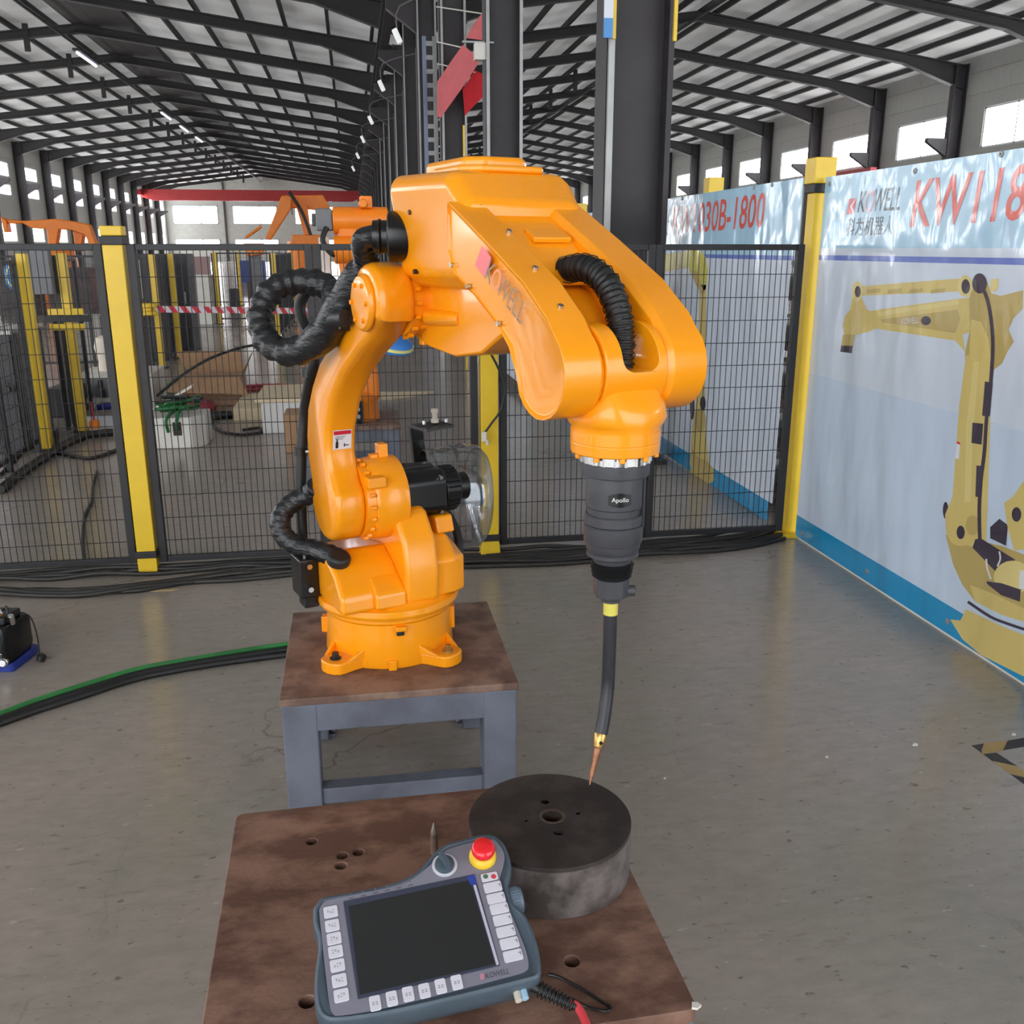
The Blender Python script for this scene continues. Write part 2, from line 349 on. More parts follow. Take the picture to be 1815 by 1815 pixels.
# ---- side walls with real window openings, columns and panes
winm = mat('window_frame_paint', srgb(205, 208, 208), 0.5)
panem = emit('daylit_pane', (0.96, 0.98, 1.0), WINDOW_GLOW)
wcount = [0]
paneb = mat('pane_edge', srgb(210, 216, 220), .3)
def pane_obj(bm, inward, parent):       # daylight comes through the inner face of each pane
    bm.normal_update(); bmesh.ops.recalc_face_normals(bm, faces=bm.faces)
    for fc in bm.faces: fc.material_index = 0 if fc.normal.dot(inward) > .9 else 1
    return obj('pane', bm, [panem, paneb], parent, smooth=False, recalc=False)
def wall_side(name, X, sgn, bands, w0, w1):
    """bands: window rows (z0,z1); windows run from column+w0 to column+w1"""
    bm = bm_new(); zs = [0.0]
    for z0, z1 in bands: zs += [z0, z1]
    zs.append(EAVE); xa, xb = (X, X + sgn * .12) if sgn > 0 else (X + sgn * .12, X)
    for i in range(0, len(zs), 2): box(bm, (xa, Y0, zs[i]), (xb, Y1, zs[i + 1]))
    edges = [Y0] + [v for y in GRID for v in (y + w0, y + w1)] + [Y1]
    for z0, z1 in bands:
        for i in range(0, len(edges), 2): box(bm, (xa, edges[i], z0), (xb, edges[i + 1], z1))
    w = tag(obj(name, bm, wallm, smooth=False), kind='structure')
    for z in (4.3, 7.4, 8.2):
        bm = bm_new(); box(bm, (X - .03 if sgn > 0 else X, Y0, z), (X if sgn > 0 else X + .03, Y1, z + .06)); obj('sheeting_rail', bm, wallm, w, smooth=False)
    fm = pm = None
    for y in GRID:
        for z0, z1 in bands:
            wcount[0] += 1
            L, Hh = w1 - w0, z1 - z0
            key = (L, Hh)
            bm = bm_new()
            for a, b in (((-.03, 0, 0), (.03, L, .07)), ((-.03, 0, Hh - .07), (.03, L, Hh)), ((-.03, 0, 0), (.03, .07, Hh)), ((-.03, L - .07, 0), (.03, L, Hh)), ((-.03, L / 2 - .03, 0), (.03, L / 2 + .03, Hh))): box(bm, a, b)
            f = obj('window_%d' % wcount[0], bm, winm, None, smooth=False); f.location = (X + sgn * .06, y + w0, z0); tag(f, kind='structure')
            for k in (0, 1):
                bm = bm_new(); box(bm, (-.008, .07 + k * (L / 2 - .04), .07), (.008, L / 2 - .03 + k * (L / 2 - .04), Hh - .07)); pane_obj(bm, Vector((-sgn, 0, 0)), f)
    bm = hcol(.5, .3); cm = None
    for y in GRID:
        if cm is None: c = obj('column', bm, steel_dark, w, smooth=False); cm = c.data
        else: c = inst('column', cm, w)
        c.location = (X - sgn * .3, y, 0)
    # crane corbels
    bm = bm_new(); prism(bm, [(0, 5.15), (0, 5.85), (-sgn * .9, 5.85), (-sgn * .9, 5.7)], -.1, .1, 'y'); co = obj('corbel', bm, steel_dark, w, smooth=False); co.location = (X - sgn * .55, GRID[0], 0)
    for y in GRID[1:]: inst('corbel', co.data, w, (X - sgn * .55, y, 0))
    return w
wr = wall_side('wall_right', XR, 1, [(5.35, 6.85)], .75, 4.6); wr['label'] = 'grey sheet side wall with a high row of windows on the right'
wl = wall_side('wall_left', XL, -1, [(2.0, 3.3), (5.0, 5.75), (6.2, 7.15)], .9, 4.6); wl['label'] = 'grey sheet side wall with rows of windows on the left'
# end wall
def end_window(x0, x1, z0, z1):
    wcount[0] += 1
    bm = bm_new(); L, Hh = x1 - x0, z1 - z0; n = 2
    for a, b in (((0, -.03, 0), (L, .03, .1)), ((0, -.03, Hh - .1), (L, .03, Hh)), ((0, -.03, 0), (.1, .03, Hh)), ((L - .1, -.03, 0), (L, .03, Hh)), ((L * .62 - .06, -.03, 0), (L * .62 + .06, .03, Hh))): box(bm, a, b)
    f = tag(obj('window_%d' % wcount[0], bm, winm, smooth=False), kind='structure'); f.location = (x0, Y1 - .02, z0)
    for u0, u1 in ((.1, L * .62 - .06), (L * .62 + .06, L - .1)):
        bm = bm_new(); box(bm, (u0, -.008, .1), (u1, .008, Hh - .1)); pane_obj(bm, Vector((0, -1, 0)), f)
EW = [(-21.6, -16.2), (-14.4, -9.0), (-6.8, -1.4), (4, 9.4), (11, 16.4), (18, 23)]
bm = bm_new(); wz = ((1.6, 2.7), (4.5, 6.7)); zs = [0, 1.6, 2.7, 4.5, 6.7, EAVE]
for z0, z1 in ((0, 1.6), (2.7, 4.5), (6.7, EAVE)): box(bm, (XL, Y1, z0), (XR, Y1 + .15, z1))
ed = [XL] + [v for w in EW for v in w] + [XR]
for z0, z1 in wz:
    for i in range(0, len(ed), 2): box(bm, (ed[i], Y1, z0), (ed[i + 1], Y1 + .15, z1))
for a, b in ((XL, XC), (XC, XR)): prism(bm, [(a, EAVE), (b, EAVE), ((a + b) / 2, RIDGE)], Y1, Y1 + .15, 'y')
we = tag(obj('wall_end', bm, wallm, smooth=False), 'pale far gable wall with wide windows', kind='structure')
for x0, x1 in EW:
    for z0, z1 in wz: end_window(x0, x1, z0, z1)
bm = bm_new(); box(bm, (-15.45, Y1 - .2, 0), (-15.25, Y1, 9.6)); obj('column', bm, steel_dark, we, smooth=False)
# unseen wall behind the camera; gateways added and sized to let in front light
bm = bm_new()
for a, b in ((XL, -20), (.2, 3.8), (22, XR)): box(bm, (a, Y0 - .15, 0), (b, Y0, EAVE))
for a, b in ((-20, .2), (3.8, 22)): box(bm, (a, Y0 - .15, 8.0), (b, Y0, EAVE))
for a, b in ((XL, XC), (XC, XR)): prism(bm, [(a, EAVE), (b, EAVE), ((a + b) / 2, RIDGE)], Y0 - .15, Y0, 'y')
tag(obj('wall_back', bm, wallm, smooth=False), 'grey gable wall with wide gateways', kind='structure')

# ---- red overhead crane far down the left hall
t = thing('overhead_crane', 'red overhead crane bridge spanning the left hall at the far end', 'crane', (-10, 112, 0))
bm = bm_new(); prism(bm, [(-12.2, 7.0), (-11, 6.6), (10.4, 6.6), (11.3, 7.0), (11.3, 7.75), (-12.2, 7.75)], -.4, .4, 'y'); obj('girder', bm, red_p, t, bevel=.02)
for x in (-12.1, 11.2):
    bm = bm_new(); box(bm, (x - .25, -1.6, 7.1), (x + .25, 1.6, 7.6)); obj('end_truck', bm, red_p, t, smooth=False)
bm = bm_new(); box(bm, (3, -.6, 6.3), (4.4, .6, 7.0)); rod(bm, (3.7, 0, 5.2), (3.7, 0, 6.3), .06); obj('hoist', bm, steel_dark, t, smooth=False)

# ---- lamps hung on arms from the middle columns
LAMPS = [((704, 64), 18.95), ((676, 152), 24.95), ((657, 213), 30.95), ((643, 247), 36.95), ((634, 276), 42.95), ((626, 299), 48.95)]
lampm = emit('lamp_tube_white', (1, 1, 1), .3)
for k, ((u, v), y) in enumerate(LAMPS):
    p = at_y(u, v, y)
    words = ['nearest', 'second nearest', 'third nearest', 'fourth', 'fifth', 'farthest']
    t = thing('hanging_lamp', 'small white lamp on a bent arm from the middle columns, %s of the row' % words[k], 'lamp', p, group='lamps along the middle columns')
    bm = bm_new(); box(bm, (-.05, -.05, -.13), (.05, .05, .13), Matrix.Rotation(R(-25), 4, 'Y')); obj('reflector', bm, lampm, t, bevel=.02)
    bm = bm_new(); tube(bm, [(0, 0, .1), (.06, .0, .5), (XC - .24 - p.x, 0, .75)], .013, 6, 3); obj('arm', bm, mat('arm_grey', srgb(112, 112, 114), .5), t)
    bm = bm_new(); rod(bm, (XC - .26 - p.x, -.1, .85), (XC - .26 - p.x, -.1, -p.z), .016, seg=6); obj('drop_pipe', bm, mat('arm_grey', srgb(112, 112, 114), .5), t)
# ridge light fittings of the left hall
mid = (XL + XC) / 2
glow = emit('blue_white_tube', (0.75, 0.82, 1), 1.5)
for k, (y, wd) in enumerate(((46, 'nearest'), (64, 'second'), (70.5, 'third'), (77, 'farthest'))):
    t = thing('ridge_lamp', 'bluish tube lamp under the roof ridge of the left hall, %s one' % wd, 'lamp', (mid - .5, y, RIDGE - .95), group='tube lamps under the ridge')
    bm = bm_new(); box(bm, (-.16, -1.6, 0), (.16, 1.6, .1)); obj('housing', bm, steel_dark, t, bevel=.01)
    bm = bm_new(); rod(bm, (0, -1.5, -.06), (0, 1.5, -.06), .06, seg=8); obj('tube', bm, glow, t)
# ---- red cloth banners on the middle columns
def cloth(name, px, y, m, label, amp=.03):
    ps = [at_y(u, v, y) for u, v in px]; c = sum(ps, Vector()) / len(ps)
    bm = bm_new(); rings = []
    for s in (-.006, .006): rings.append([(p - c) + Vector((0, s + amp * math.sin(7 * p.z + 3 * p.x), 0)) for p in ps])
    loft(bm, rings); t_ = thing(name, label, 'banner', c, group='red cloth banners on the columns'); obj('cloth', bm, m, t_, smooth=False)
    top = max(ps, key=lambda q: q.z) - c; bm = bm_new(); rod(bm, top - Vector((0, 0, .04)), Vector((XC - .3 - c.x, 18.78 - c.y, top.z + .15)), .012, seg=6); obj('rope', bm, white_p, t_); return t_
cloth('cloth_banner', [(820, 80), (852, 106), (820, 155), (781, 209), (775, 205), (775, 145), (797, 112)], 18.2, pink_c, 'faded pink cloth banner folded slantwise between the columns')
cloth('cloth_banner', [(842, 124), (858, 132), (858, 170), (840, 188), (824, 205), (820, 159)], 18.4, red_c, 'bright red cloth banner hanging below the faded one')
cloth('cloth_banner', [(857, 20), (857, 72), (826, 68), (840, 42)], 18.3, pink_c, 'small triangular faded red cloth tied highest on the column')
t = thing('switch_box', 'small cream switch box on the column beside the faded banner', 'box', at_y(853, 92, 12.86))
bm = bm_new(); box(bm, (-.09, -.06, -.1), (.09, .06, .1)); obj('case', bm, white_p, t, bevel=.008)
bm = bm_new(); box(bm, (-.24, -.02, .1), (.16, .02, .12)); obj('bracket', bm, galv, t, smooth=False)
# lattice mast beside the columns
pm_ = at_y(765, 300, 19.2)
t = thing('cable_ladder', 'slim blue-grey lattice cable ladder rising beside the middle columns', 'ladder', (pm_.x, 19.2, 0))
for dx in (-.09, .1):
    bm = bm_new(); box(bm, (dx - .035, -.03, 0), (dx + .035, .03, 5.4)); obj('rail', bm, galv if dx > 0 else mat('blue_grey_paint', srgb(132, 142, 172), .5), t, smooth=False)
for k in range(22):
    bm = bm_new(); box(bm, (-.06, -.015, .2 + k * .24), (.07, .015, .28 + k * .24)); obj('rung', bm, galv, t, smooth=False)
# hanging sign and yellow strips on the near column
t = thing('column_sign', 'narrow white and blue sign strip on the near column edge', 'sign', (1.755, 6.68, 2.95))
bm = bm_new(); box(bm, (-.03, -.01, .12), (.03, .01, 3)); obj('panel', bm, mat('pale_sign', srgb(214, 218, 230), .4), t, smooth=False)
bm = bm_new(); box(bm, (-.03, -.011, 0), (.03, .011, .12)); obj('foot_band', bm, mat('sign_blue', srgb(70, 140, 205), .4), t, smooth=False)
p = at_y(823, 300, 12.75); p2 = at_y(822, 222, 12.75); bm = bm_new(); box(bm, (-.012, -.012, -p.z), (.012, .012, p2.z - p.z)); o = obj('edge_strip', bm, yellow, None, smooth=False); o.location = p; tag(o, 'thin yellow strip rising above the robot elbow beside the second column', 'strip')
bm = bm_new(); box(bm, (-.15, -4, 0), (.15, 5, .35)); o = obj('crane_rail', bm, red_p, None, smooth=False); o.location = (XR - .75, 46, 4.8); tag(o, 'red crane rail low on the right wall just above the banner', 'rail')
for x, w_ in ((1.80, 'left'), (2.225, 'right')):
    bm = bm_new(); box(bm, (-.012, -.012, 2.95), (.012, .012, 6)); o = obj('edge_strip', bm, yellow, None, smooth=False); o.location = (x, 6.70, 0)
    tag(o, 'thin yellow edge strip high on the %s side of the near column' % w_, 'strip')
# ================================================================== FENCE IN FRONT
YF = 4.79
def fence_post(x, label, foot=.054, y=YF, h=1.70, w=.09):
    t = thing('fence_post', label, 'post', (x, y, 0), group='yellow posts of the near fence')
    bm = bm_new(); box(bm, (-w / 2, -w / 2, 0.02), (w / 2, w / 2, h - .075)); obj('shaft', bm, yellow, t, bevel=.004)
    bm = bm_new(); box(bm, (-w / 2 - .004, -w / 2 - .004, h - .045), (w / 2 + .004, w / 2 + .004, h)); obj('cap', bm, yellow, t, bevel=.006)
    bm = bm_new(); box(bm, (-w / 2 - .008, -w / 2 - .012, h - .085), (w / 2 + .008, w / 2 + .012, h - .045)); obj('clamp', bm, blackp, t, bevel=.004)
    bm = bm_new(); box(bm, (-w / 2 - .008, -w / 2 - .012, .09), (w / 2 + .008, w / 2 + .012, .125)); obj('clamp', bm, blackp, t, bevel=.004)
    bm = bm_new(); loft(bm, [rr for rr in ([(x_ * s, y_ * s, z) for x_, y_ in ((-1, -1), (1, -1), (1, 1), (-1, 1))] for s, z in ((foot, 0), (foot, .012), (.047, .085)))]); obj('foot', bm, yellow, t, bevel=.003)
    return t
fence_post(-1.09, 'yellow square fence post at the left, standing before the clutter', .046)
fence_post(.669, 'yellow square fence post behind the robot, with the hanging cable')
wv = None; whm = {}
def fence_panel(x0, x1, label, y=YF, z0=.055, z1=1.62, pitch=.0305):
    global wv
    t = thing('wire_fence', label, 'fence', ((x0 + x1) / 2, y, 0), group='black wire panels of the near fence'); L = (x1 - x0) / 2; f = .019
    for a, b in (((-L, -f, z0), (-L + 2 * f, f, z1)), ((L - 2 * f, -f, z0), (L, f, z1))):
        bm = bm_new(); box(bm, a, b); obj('upright', bm, blackp, t, bevel=.003)
    for z in (z0, z1 - .03):
        bm = bm_new(); box(bm, (-L + 2 * f, -f * .7, z), (L - 2 * f, f * .7, z + .03)); obj('rail', bm, blackp, t, bevel=.003)
    if wv is None:
        bm = bm_new(); rod(bm, (0, 0, z0 + .03), (0, 0, z1 - .03), .0021, seg=6); w = obj('vertical_wire', bm, blackp, t); wv = w.data; w.location.x = -L + 2 * f + pitch / 2; k0 = 1
    else: k0 = 0
    n = int((2 * L - 4 * f) / pitch)
    for k in range(k0, n): inst('vertical_wire', wv, t, (-L + 2 * f + (k + .5) * pitch, .0, 0))
    bm = bm_new(); rod(bm, (-L + 2 * f, .0042, 0), (L - 2 * f, .0042, 0), .0021, seg=6); hw = None; z = z0 + .11
    while z < z1 - .06:
        if hw is None: o = obj('horizontal_wire', bm, blackp, t); hw = o.data; o.location.z = z
        else: inst('horizontal_wire', hw, t, (0, 0, z))
        z += .1185
fence_panel(-2.62, -1.145, 'black wire fence panel at the far left of the row')
fence_panel(-1.035, -.185, 'black wire fence panel right of the left yellow post')
fence_panel(-.183, .612, 'black wire fence panel behind the robot arm')
fence_panel(.726, 1.535, 'black wire fence panel right of the middle yellow post')
fence_panel(1.537, 2.345, 'black wire fence panel ending at the blue banner')
# tall yellow post that carries the big banner
t = thing('banner_post', 'tall yellow square post between the fence end and the large blue banner', 'post', (2.452, 4.885, 0))
bm = bm_new(); box(bm, (-.043, -.043, .02), (.043, .043, 1.88)); obj('shaft', bm, yellow, t, bevel=.004)
bm = bm_new(); box(bm, (-.06, -.06, 1.925), (.06, .06, 2.055)); obj('cap', bm, yellow, t, bevel=.006)
bm = bm_new(); box(bm, (-.056, -.056, 1.88), (.056, .056, 1.925)); obj('clamp', bm, blackp, t, bevel=.004)
bm = bm_new(); box(bm, (-.09, -.09, 0), (.09, .09, .02)); obj('foot', bm, yellow, t, bevel=.003)

# ---- cables lying along the foot of the fence
def fcable(name, pts, r, m, label, group='black cables along the fence', cat='cable', seg=8):
    c = Vector(pts[0]); bm = bm_new(); tube(bm, [Vector(p) - c for p in pts], r, seg, 5); o = obj(name, bm, m); o.location = c
    return tag(o, label, cat, group)
random.seed(3)
for k in range(7):
    yb = 4.60 + .042 * k; pts = []
    x = -2.7
    while x < 2.45:
        bend = -.16 * math.exp(-((x + 1.35) / .45) ** 2) * (k < 3) - .06 * math.exp(-((x - .9) / .6) ** 2) + (0.20 * max(0, (x - 2.0) / .45))
        pts.append((x, min(yb + bend + random.uniform(-.018, .018), 4.92), .013 + (.012 if random.random() < .25 else 0))); x += .23
    fcable('floor_cable', pts, .0115, cable_m, 'black cable in the bundle along the foot of the wire fence')
pw = [at_z(u, v, .011) for u, v in ((-30, 1053), (60, 1045), (140, 1047), (230, 1048), (285, 1040), (340, 1032), (420, 1028), (520, 1018))]
fcable('floor_cable', pw, .0125, cable_m, 'black cable swinging out from the bundle below the left yellow post')
bm = bm_new(); prism(bm, [(-.06, -.012), (.05, -.016), (.07, .006), (-.03, .014)], 0, .002, 'z'); o = obj('paper_scrap', bm, mat('kraft_scrap', srgb(190, 164, 120), .8), smooth=False); o.location = at_z(291, 1046, .0); tag(o, 'tan paper scrap on the floor under the left yellow post', 'scrap')
# green and black hoses running to the pedestal
gp = [at_z(u, v, .012) for u, v in ((-40, 1281), (60, 1243), (150, 1214), (240, 1187), (330, 1170), (420, 1155), (500, 1143), (560, 1136))]
fcable('green_hose', gp, .011, green_h, 'long green hose curving over the floor to the pedestal', None, 'hose')
for k, (dy, nm) in enumerate(((9, 'black rubber hose lying right beside the green hose'), (17, 'outer black rubber hose below the green hose'))):
    gp2 = [at_z(u, v + dy * (1 + .1 * math.sin(u / 70)), .013) for u, v in ((-40, 1281), (60, 1243), (150, 1214), (240, 1187), (330, 1170), (420, 1155), (500, 1143), (560, 1136))]
    fcable('rubber_hose', gp2, .0125, rubber, nm, None, 'hose')
# cable hanging on the middle post, with a white connector
t = thing('hanging_cable', 'thin black cable looped on the yellow post behind the robot', 'cable', (.67, 4.70, 0))
pts = [at_y(u, v, 4.70) - Vector((.67, 4.70, 0)) for u, v in ((905, 572), (880, 586), (850, 582), (862, 612), (882, 650), (895, 685), (888, 725), (870, 752), (860, 766))]
bm = bm_new(); tube(bm, pts, .006, 8, 6); obj('lead', bm, rubber, t)
p = at_y(858, 772, 4.70) - Vector((.67, 4.70, 0)); bm = bm_new(); loft(bm, [[(p.x + x, p.y + y, p.z + z) for x, y in ((-.012, -.012), (.012, -.012), (.012, .012), (-.012, .012))] for z in (.02, -.03)]); rod(bm, p + Vector((.012, 0, -.02)), p + Vector((.02, 0, -.05)), .008); obj('connector', bm, white_p, t, bevel=.003)

# ================================================================== BANNERS
def vinyl(name, col, rough=.22):
    m = mat(name, col, rough, var=.04, vscale=1.5, coat=.6)
    nt = m.node_tree; b = nt.nodes['Principled BSDF']; tc = nd(nt, 'ShaderNodeTexCoord'); mp = nd(nt, 'ShaderNodeMapping'); mp.inputs['Rotation'].default_value = (R(25), 0, 0); mp.inputs['Scale'].default_value = (1, 1.2, .55)
    lk(nt, tc.outputs['Object'], mp.inputs[0]); n = nd(nt, 'ShaderNodeTexNoise'); n.inputs['Scale'].default_value = 2.3; n.inputs['Detail'].default_value = 2.5; lk(nt, mp.outputs[0], n.inputs['Vector'])
    bp = nd(nt, 'ShaderNodeBump'); bp.inputs['Strength'].default_value = .8; bp.inputs['Distance'].default_value = .05; lk(nt, n.outputs['Fac'], bp.inputs['Height']); lk(nt, bp.outputs[0], b.inputs['Normal']); lk(nt, bp.outputs[0], b.inputs['Coat Normal'])
    return m
V = {'sky': vinyl('vinyl_sky_blue', srgb(176, 214, 238)), 'pale': vinyl('vinyl_pale', srgb(216, 227, 242)), 'pale2': vinyl('vinyl_pale_lower', srgb(206, 222, 242)), 'line': vinyl('vinyl_violet_line', srgb(108, 128, 206)), 'foot': vinyl('vinyl_deep_blue', srgb(32, 148, 202)),
     'yel': vinyl('vinyl_print_yellow', srgb(222, 200, 124)), 'yel2': vinyl('vinyl_print_ochre', srgb(196, 174, 108)), 'yel3': vinyl('vinyl_print_light', srgb(232, 214, 142)), 'dark': vinyl('vinyl_print_dark', srgb(70, 62, 78)), 'ink': vinyl('vinyl_ink_black', srgb(52, 50, 66)), 'red': vinyl('vinyl_ink_red', srgb(226, 96, 84)), 'lred': vinyl('vinyl_logo_red', srgb(222, 62, 74)), 'pink': vinyl('vinyl_ink_pink', srgb(226, 172, 186)), 'white': vinyl('vinyl_white', srgb(236, 236, 240)), 'lime': vinyl('vinyl_print_lime', srgb(214, 204, 92))}
class Banner:
    def __init__(s, X, y0, y1, z0, z1, label, ori):
        s.X = X; s.t = thing('vinyl_banner', label, 'banner', (X, (y0 + y1) / 2, 0), group='blue product banners along the aisle'); s.c = Vector((X, (y0 + y1) / 2, 0)); s.y0, s.y1, s.z0, s.z1 = y0, y1, z0, z1
    def quad(s, nm, m, y0, y1, z0, z1, lift=0, th=.004):
        bm = bm_new(); box(bm, (-lift - th, y0 - s.c.y, z0), (-lift, y1 - s.c.y, z1)); return obj(nm, bm, V[m], s.t, smooth=False)
    def poly(s, nm, m, px, lift):
        pts = [at_x(u, v, s.X) - s.c for u, v in px]
        bm = bm_new(); f = bm.faces.new([bm.verts.new((-.004 - lift, p.y, p.z)) for p in pts]); return obj(nm, bm, V[m], s.t, smooth=False)
    def ell(s, nm, m, cu, cv, ru, rv, lift, n=20): return s.poly(nm, m, [(cu + ru * math.cos(2 * math.pi * i / n), cv + rv * math.sin(2 * math.pi * i / n)) for i in range(n)], lift)
    def stroke(s, nm, m, px, w, lift):
        P = smooth_path([(u, v, 0) for u, v in px], 4); L = []; Rr = []
        for i, p in enumerate(P):
            d = (P[min(i + 1, len(P) - 1)] - P[max(i - 1, 0)]).normalized(); nrm = Vector((-d.y, d.x, 0)) * (w / 2)
            L.append((p + nrm)[:2]); Rr.append((p - nrm)[:2])
        bm = bm_new(); A = [bm.verts.new((-.004 - lift, q.y, q.z)) for q in (at_x(u, v, s.X) - s.c for u, v in L)]; B = [bm.verts.new((-.004 - lift, q.y, q.z)) for q in (at_x(u, v, s.X) - s.c for u, v in Rr)]
        for i in range(len(A) - 1): bm.faces.new((A[i], A[i + 1], B[i + 1], B[i]))
        return obj(nm, bm, V[m], s.t, smooth=False)
    def text(s, nm, body, m, pl, pr, h, lift=.0012, shear=0., offset=0.):
        """lettering whose foot runs from sight pl to pr"""
        a = at_x(*pl, s.X) - s.c; b = at_x(*pr, s.X) - s.c
        M = axes((-.004 - lift, a.y, a.z), (0, b.y - a.y, b.z - a.z), (0, 0, 1)); return text_fit(nm, body, V[m], s.t, M, (Vector((0, b.y - a.y, b.z - a.z))).length, h, shear, offset)
B1 = Banner(2.45, 1.55, 4.81, .0, 1.954, 'large blue banner at the right printed with a yellow palletising robot', 1)
B1.quad('upper_field', 'sky', 1.55, 4.81, 1.60, 1.954); B1.quad('band', 'pale', 1.55, 4.81, 1.565, 1.60); B1.quad('violet_line', 'line', 1.55, 4.81, 1.54, 1.565)
B1.quad('middle_field', 'pale', 1.55, 4.81, .943, 1.54); B1.quad('fold_line', 'pale2', 1.55, 4.81, .937, .943, -.001); B1.quad('lower_field', 'pale2', 1.55, 4.81, .135, .937); B1.quad('foot_band', 'foot', 1.55, 4.81, .012, .135)
bm = bm_new(); box(bm, (0, -1.63, .0), (.012, 1.63, .03)); obj('bottom_batten', bm, white_p, B1.t, smooth=False)
for (u, v) in ((1472, 326), (1624, 303), (1777, 273), (1423, 945), (1539, 1013), (1682, 1101)):
    q = at_x(u, v, 2.45) - B1.c; bm = bm_new(); lathe(bm, (-.009, q.y, q.z), (1, 0, 0), [(0, .004), (0, .012), (.004, .013), (.004, .004)], 14, False); obj('eyelet', bm, galv, B1.t)
Z3 = lambda L: [(1415 + x / 4.5375, 240 + y / 4.5375) for x, y in L]
Z6 = lambda L: [(1215 + x / 3.025, 640 + y / 3.025) for x, y in L]
# printed palletiser
B1.poly('printed_rod', 'yel', Z3([(490, 1215), (1300, 1150), (1300, 1255), (500, 1290)]), .0006)
for a in (560, 730, 900, 1080): B1.poly('printed_shade', 'yel2', Z3([(a, 1240), (a + 110, 1228), (a + 105, 1262), (a - 10, 1272)]), .0009)
B1.poly('printed_boom', 'yel', Z3([(560, 1420), (640, 1402), (1400, 1300), (1480, 1420), (1470, 1560), (1330, 1600), (1350, 1740), (1270, 1650), (640, 1555), (590, 1560)]), .0006)
B1.poly('printed_shade', 'yel2', Z3([(670, 1480), (1290, 1400), (1310, 1480), (1270, 1590), (680, 1502)]), .0009)
B1.poly('printed_highlight', 'yel3', Z3([(650, 1420), (1300, 1320), (1300, 1360), (655, 1455)]), .0009)
B1.poly('printed_wrist', 'yel', Z3([(440, 1290), (520, 1310), (560, 1400), (610, 1420), (605, 1570), (490, 1600), (380, 1612), (365, 1530), (385, 1450), (425, 1400)]), .001)
B1.poly('printed_wrist', 'yel2', Z3([(365, 1600), (465, 1600), (445, 1700), (350, 1700)]), .0011); B1.poly('printed_tool_flange', 'dark', Z3([(352, 1690), (446, 1692), (436, 1752), (345, 1740)]), .0013)
B1.ell('printed_joint', 'yel3', 1415 + 482 / 4.5375, 240 + 1255 / 4.5375, 10, 18, .0012); B1.ell('printed_bore', 'dark', 1415 + 486 / 4.5375, 240 + 1256 / 4.5375, 5.2, 10, .0015)
B1.poly('printed_mast', 'yel2', Z3([(1380, 1320), (1440, 1130), (1530, 1180), (1560, 1270), (1640, 1290), (1815, 1245), (1815, 1390), (1740, 1470), (1700, 1560), (1740, 1660), (1690, 1740), (1650, 1830), (1560, 1900), (1350, 1900), (1350, 1740), (1390, 1560)]), .0007)
B1.poly('printed_shade', 'yel', Z3([(1400, 1480), (1480, 1500), (1540, 1640), (1560, 1815), (1380, 1815)]), .001)
B1.poly('printed_mast', 'yel', [(1714, 630), (1756, 625), (1757, 750), (1753, 870), (1749, 975), (1690, 960), (1679, 945), (1677, 912), (1690, 880), (1696, 800), (1702, 720)], .0008)
B1.poly('printed_highlight', 'yel3', [(1728, 640), (1738, 640), (1727, 760), (1722, 890), (1712, 890), (1714, 760)], .001)
B1.ell('printed_joint', 'yel3', 1415 + 1352 / 4.5375, 240 + 1212 / 4.5375, 14, 19, .0012); B1.ell('printed_bore', 'dark', 1415 + 1356 / 4.5375, 240 + 1215 / 4.5375, 7.6, 13, .0015)
B1.ell('printed_motor', 'dark', 1415 + 1468 / 4.5375, 240 + 1190 / 4.5375, 13, 18, .0016); B1.poly('printed_lug', 'yel3', Z3([(1555, 1160), (1615, 1150), (1620, 1215), (1590, 1260), (1555, 1250)]), .0012)
B1.stroke('printed_cable', 'dark', [(1738, 500), (1752, 530), (1760, 575), (1762, 620), (1758, 680), (1751, 740), (1747, 800), (1741, 850), (1738, 900), (1739, 960)], 6.5, .0017)
B1.poly('printed_sleeve', 'dark', [(1748, 676), (1762, 678), (1757, 738), (1743, 737)], .0018); B1.poly('printed_box', 'dark', [(1726, 749), (1745, 751), (1742, 788), (1724, 785)], .0018); B1.poly('printed_sleeve', 'dark', [(1733, 825), (1746, 826), (1742, 882), (1731, 880)], .0018)
B1.poly('printed_label', 'white', [(1698, 786), (1704, 788), (1702, 814), (1695, 812)], .0016); B1.poly('printed_label', 'lred', [(1698, 782), (1704, 784), (1704, 788), (1698, 786)], .0016)
# turntable, second link and foot
B1.poly('printed_turntable', 'yel2', Z6([(1400, 930), (1440, 1090), (1490, 1200), (1560, 1290), (1700, 1360), (1830, 1400), (1830, 1040), (1700, 990), (1560, 960)]), .0007)
B1.poly('printed_highlight', 'yel', Z6([(1530, 1200), (1640, 1240), (1830, 1330), (1830, 1400), (1700, 1360), (1560, 1290)]), .001)
B1.poly('printed_foot', 'yel', Z6([(1510, 1330), (1480, 1390), (1425, 1385), (1490, 1490), (1590, 1575), (1720, 1640), (1830, 1695), (1830, 1470), (1700, 1420)]), .0012)
B1.stroke('printed_shadow', 'dark', Z6([(1520, 1290), (1640, 1370), (1740, 1410), (1830, 1440)]), 5, .0013)
B1.poly('printed_link', 'yel', Z6([(1715, 760), (1760, 730), (1830, 630), (1830, 1010), (1770, 1015), (1735, 900)]), .0014); B1.ell('printed_bore', 'dark', 1215 + 1782 / 3.025, 640 + 822 / 3.025, 8.5, 13, .0017)
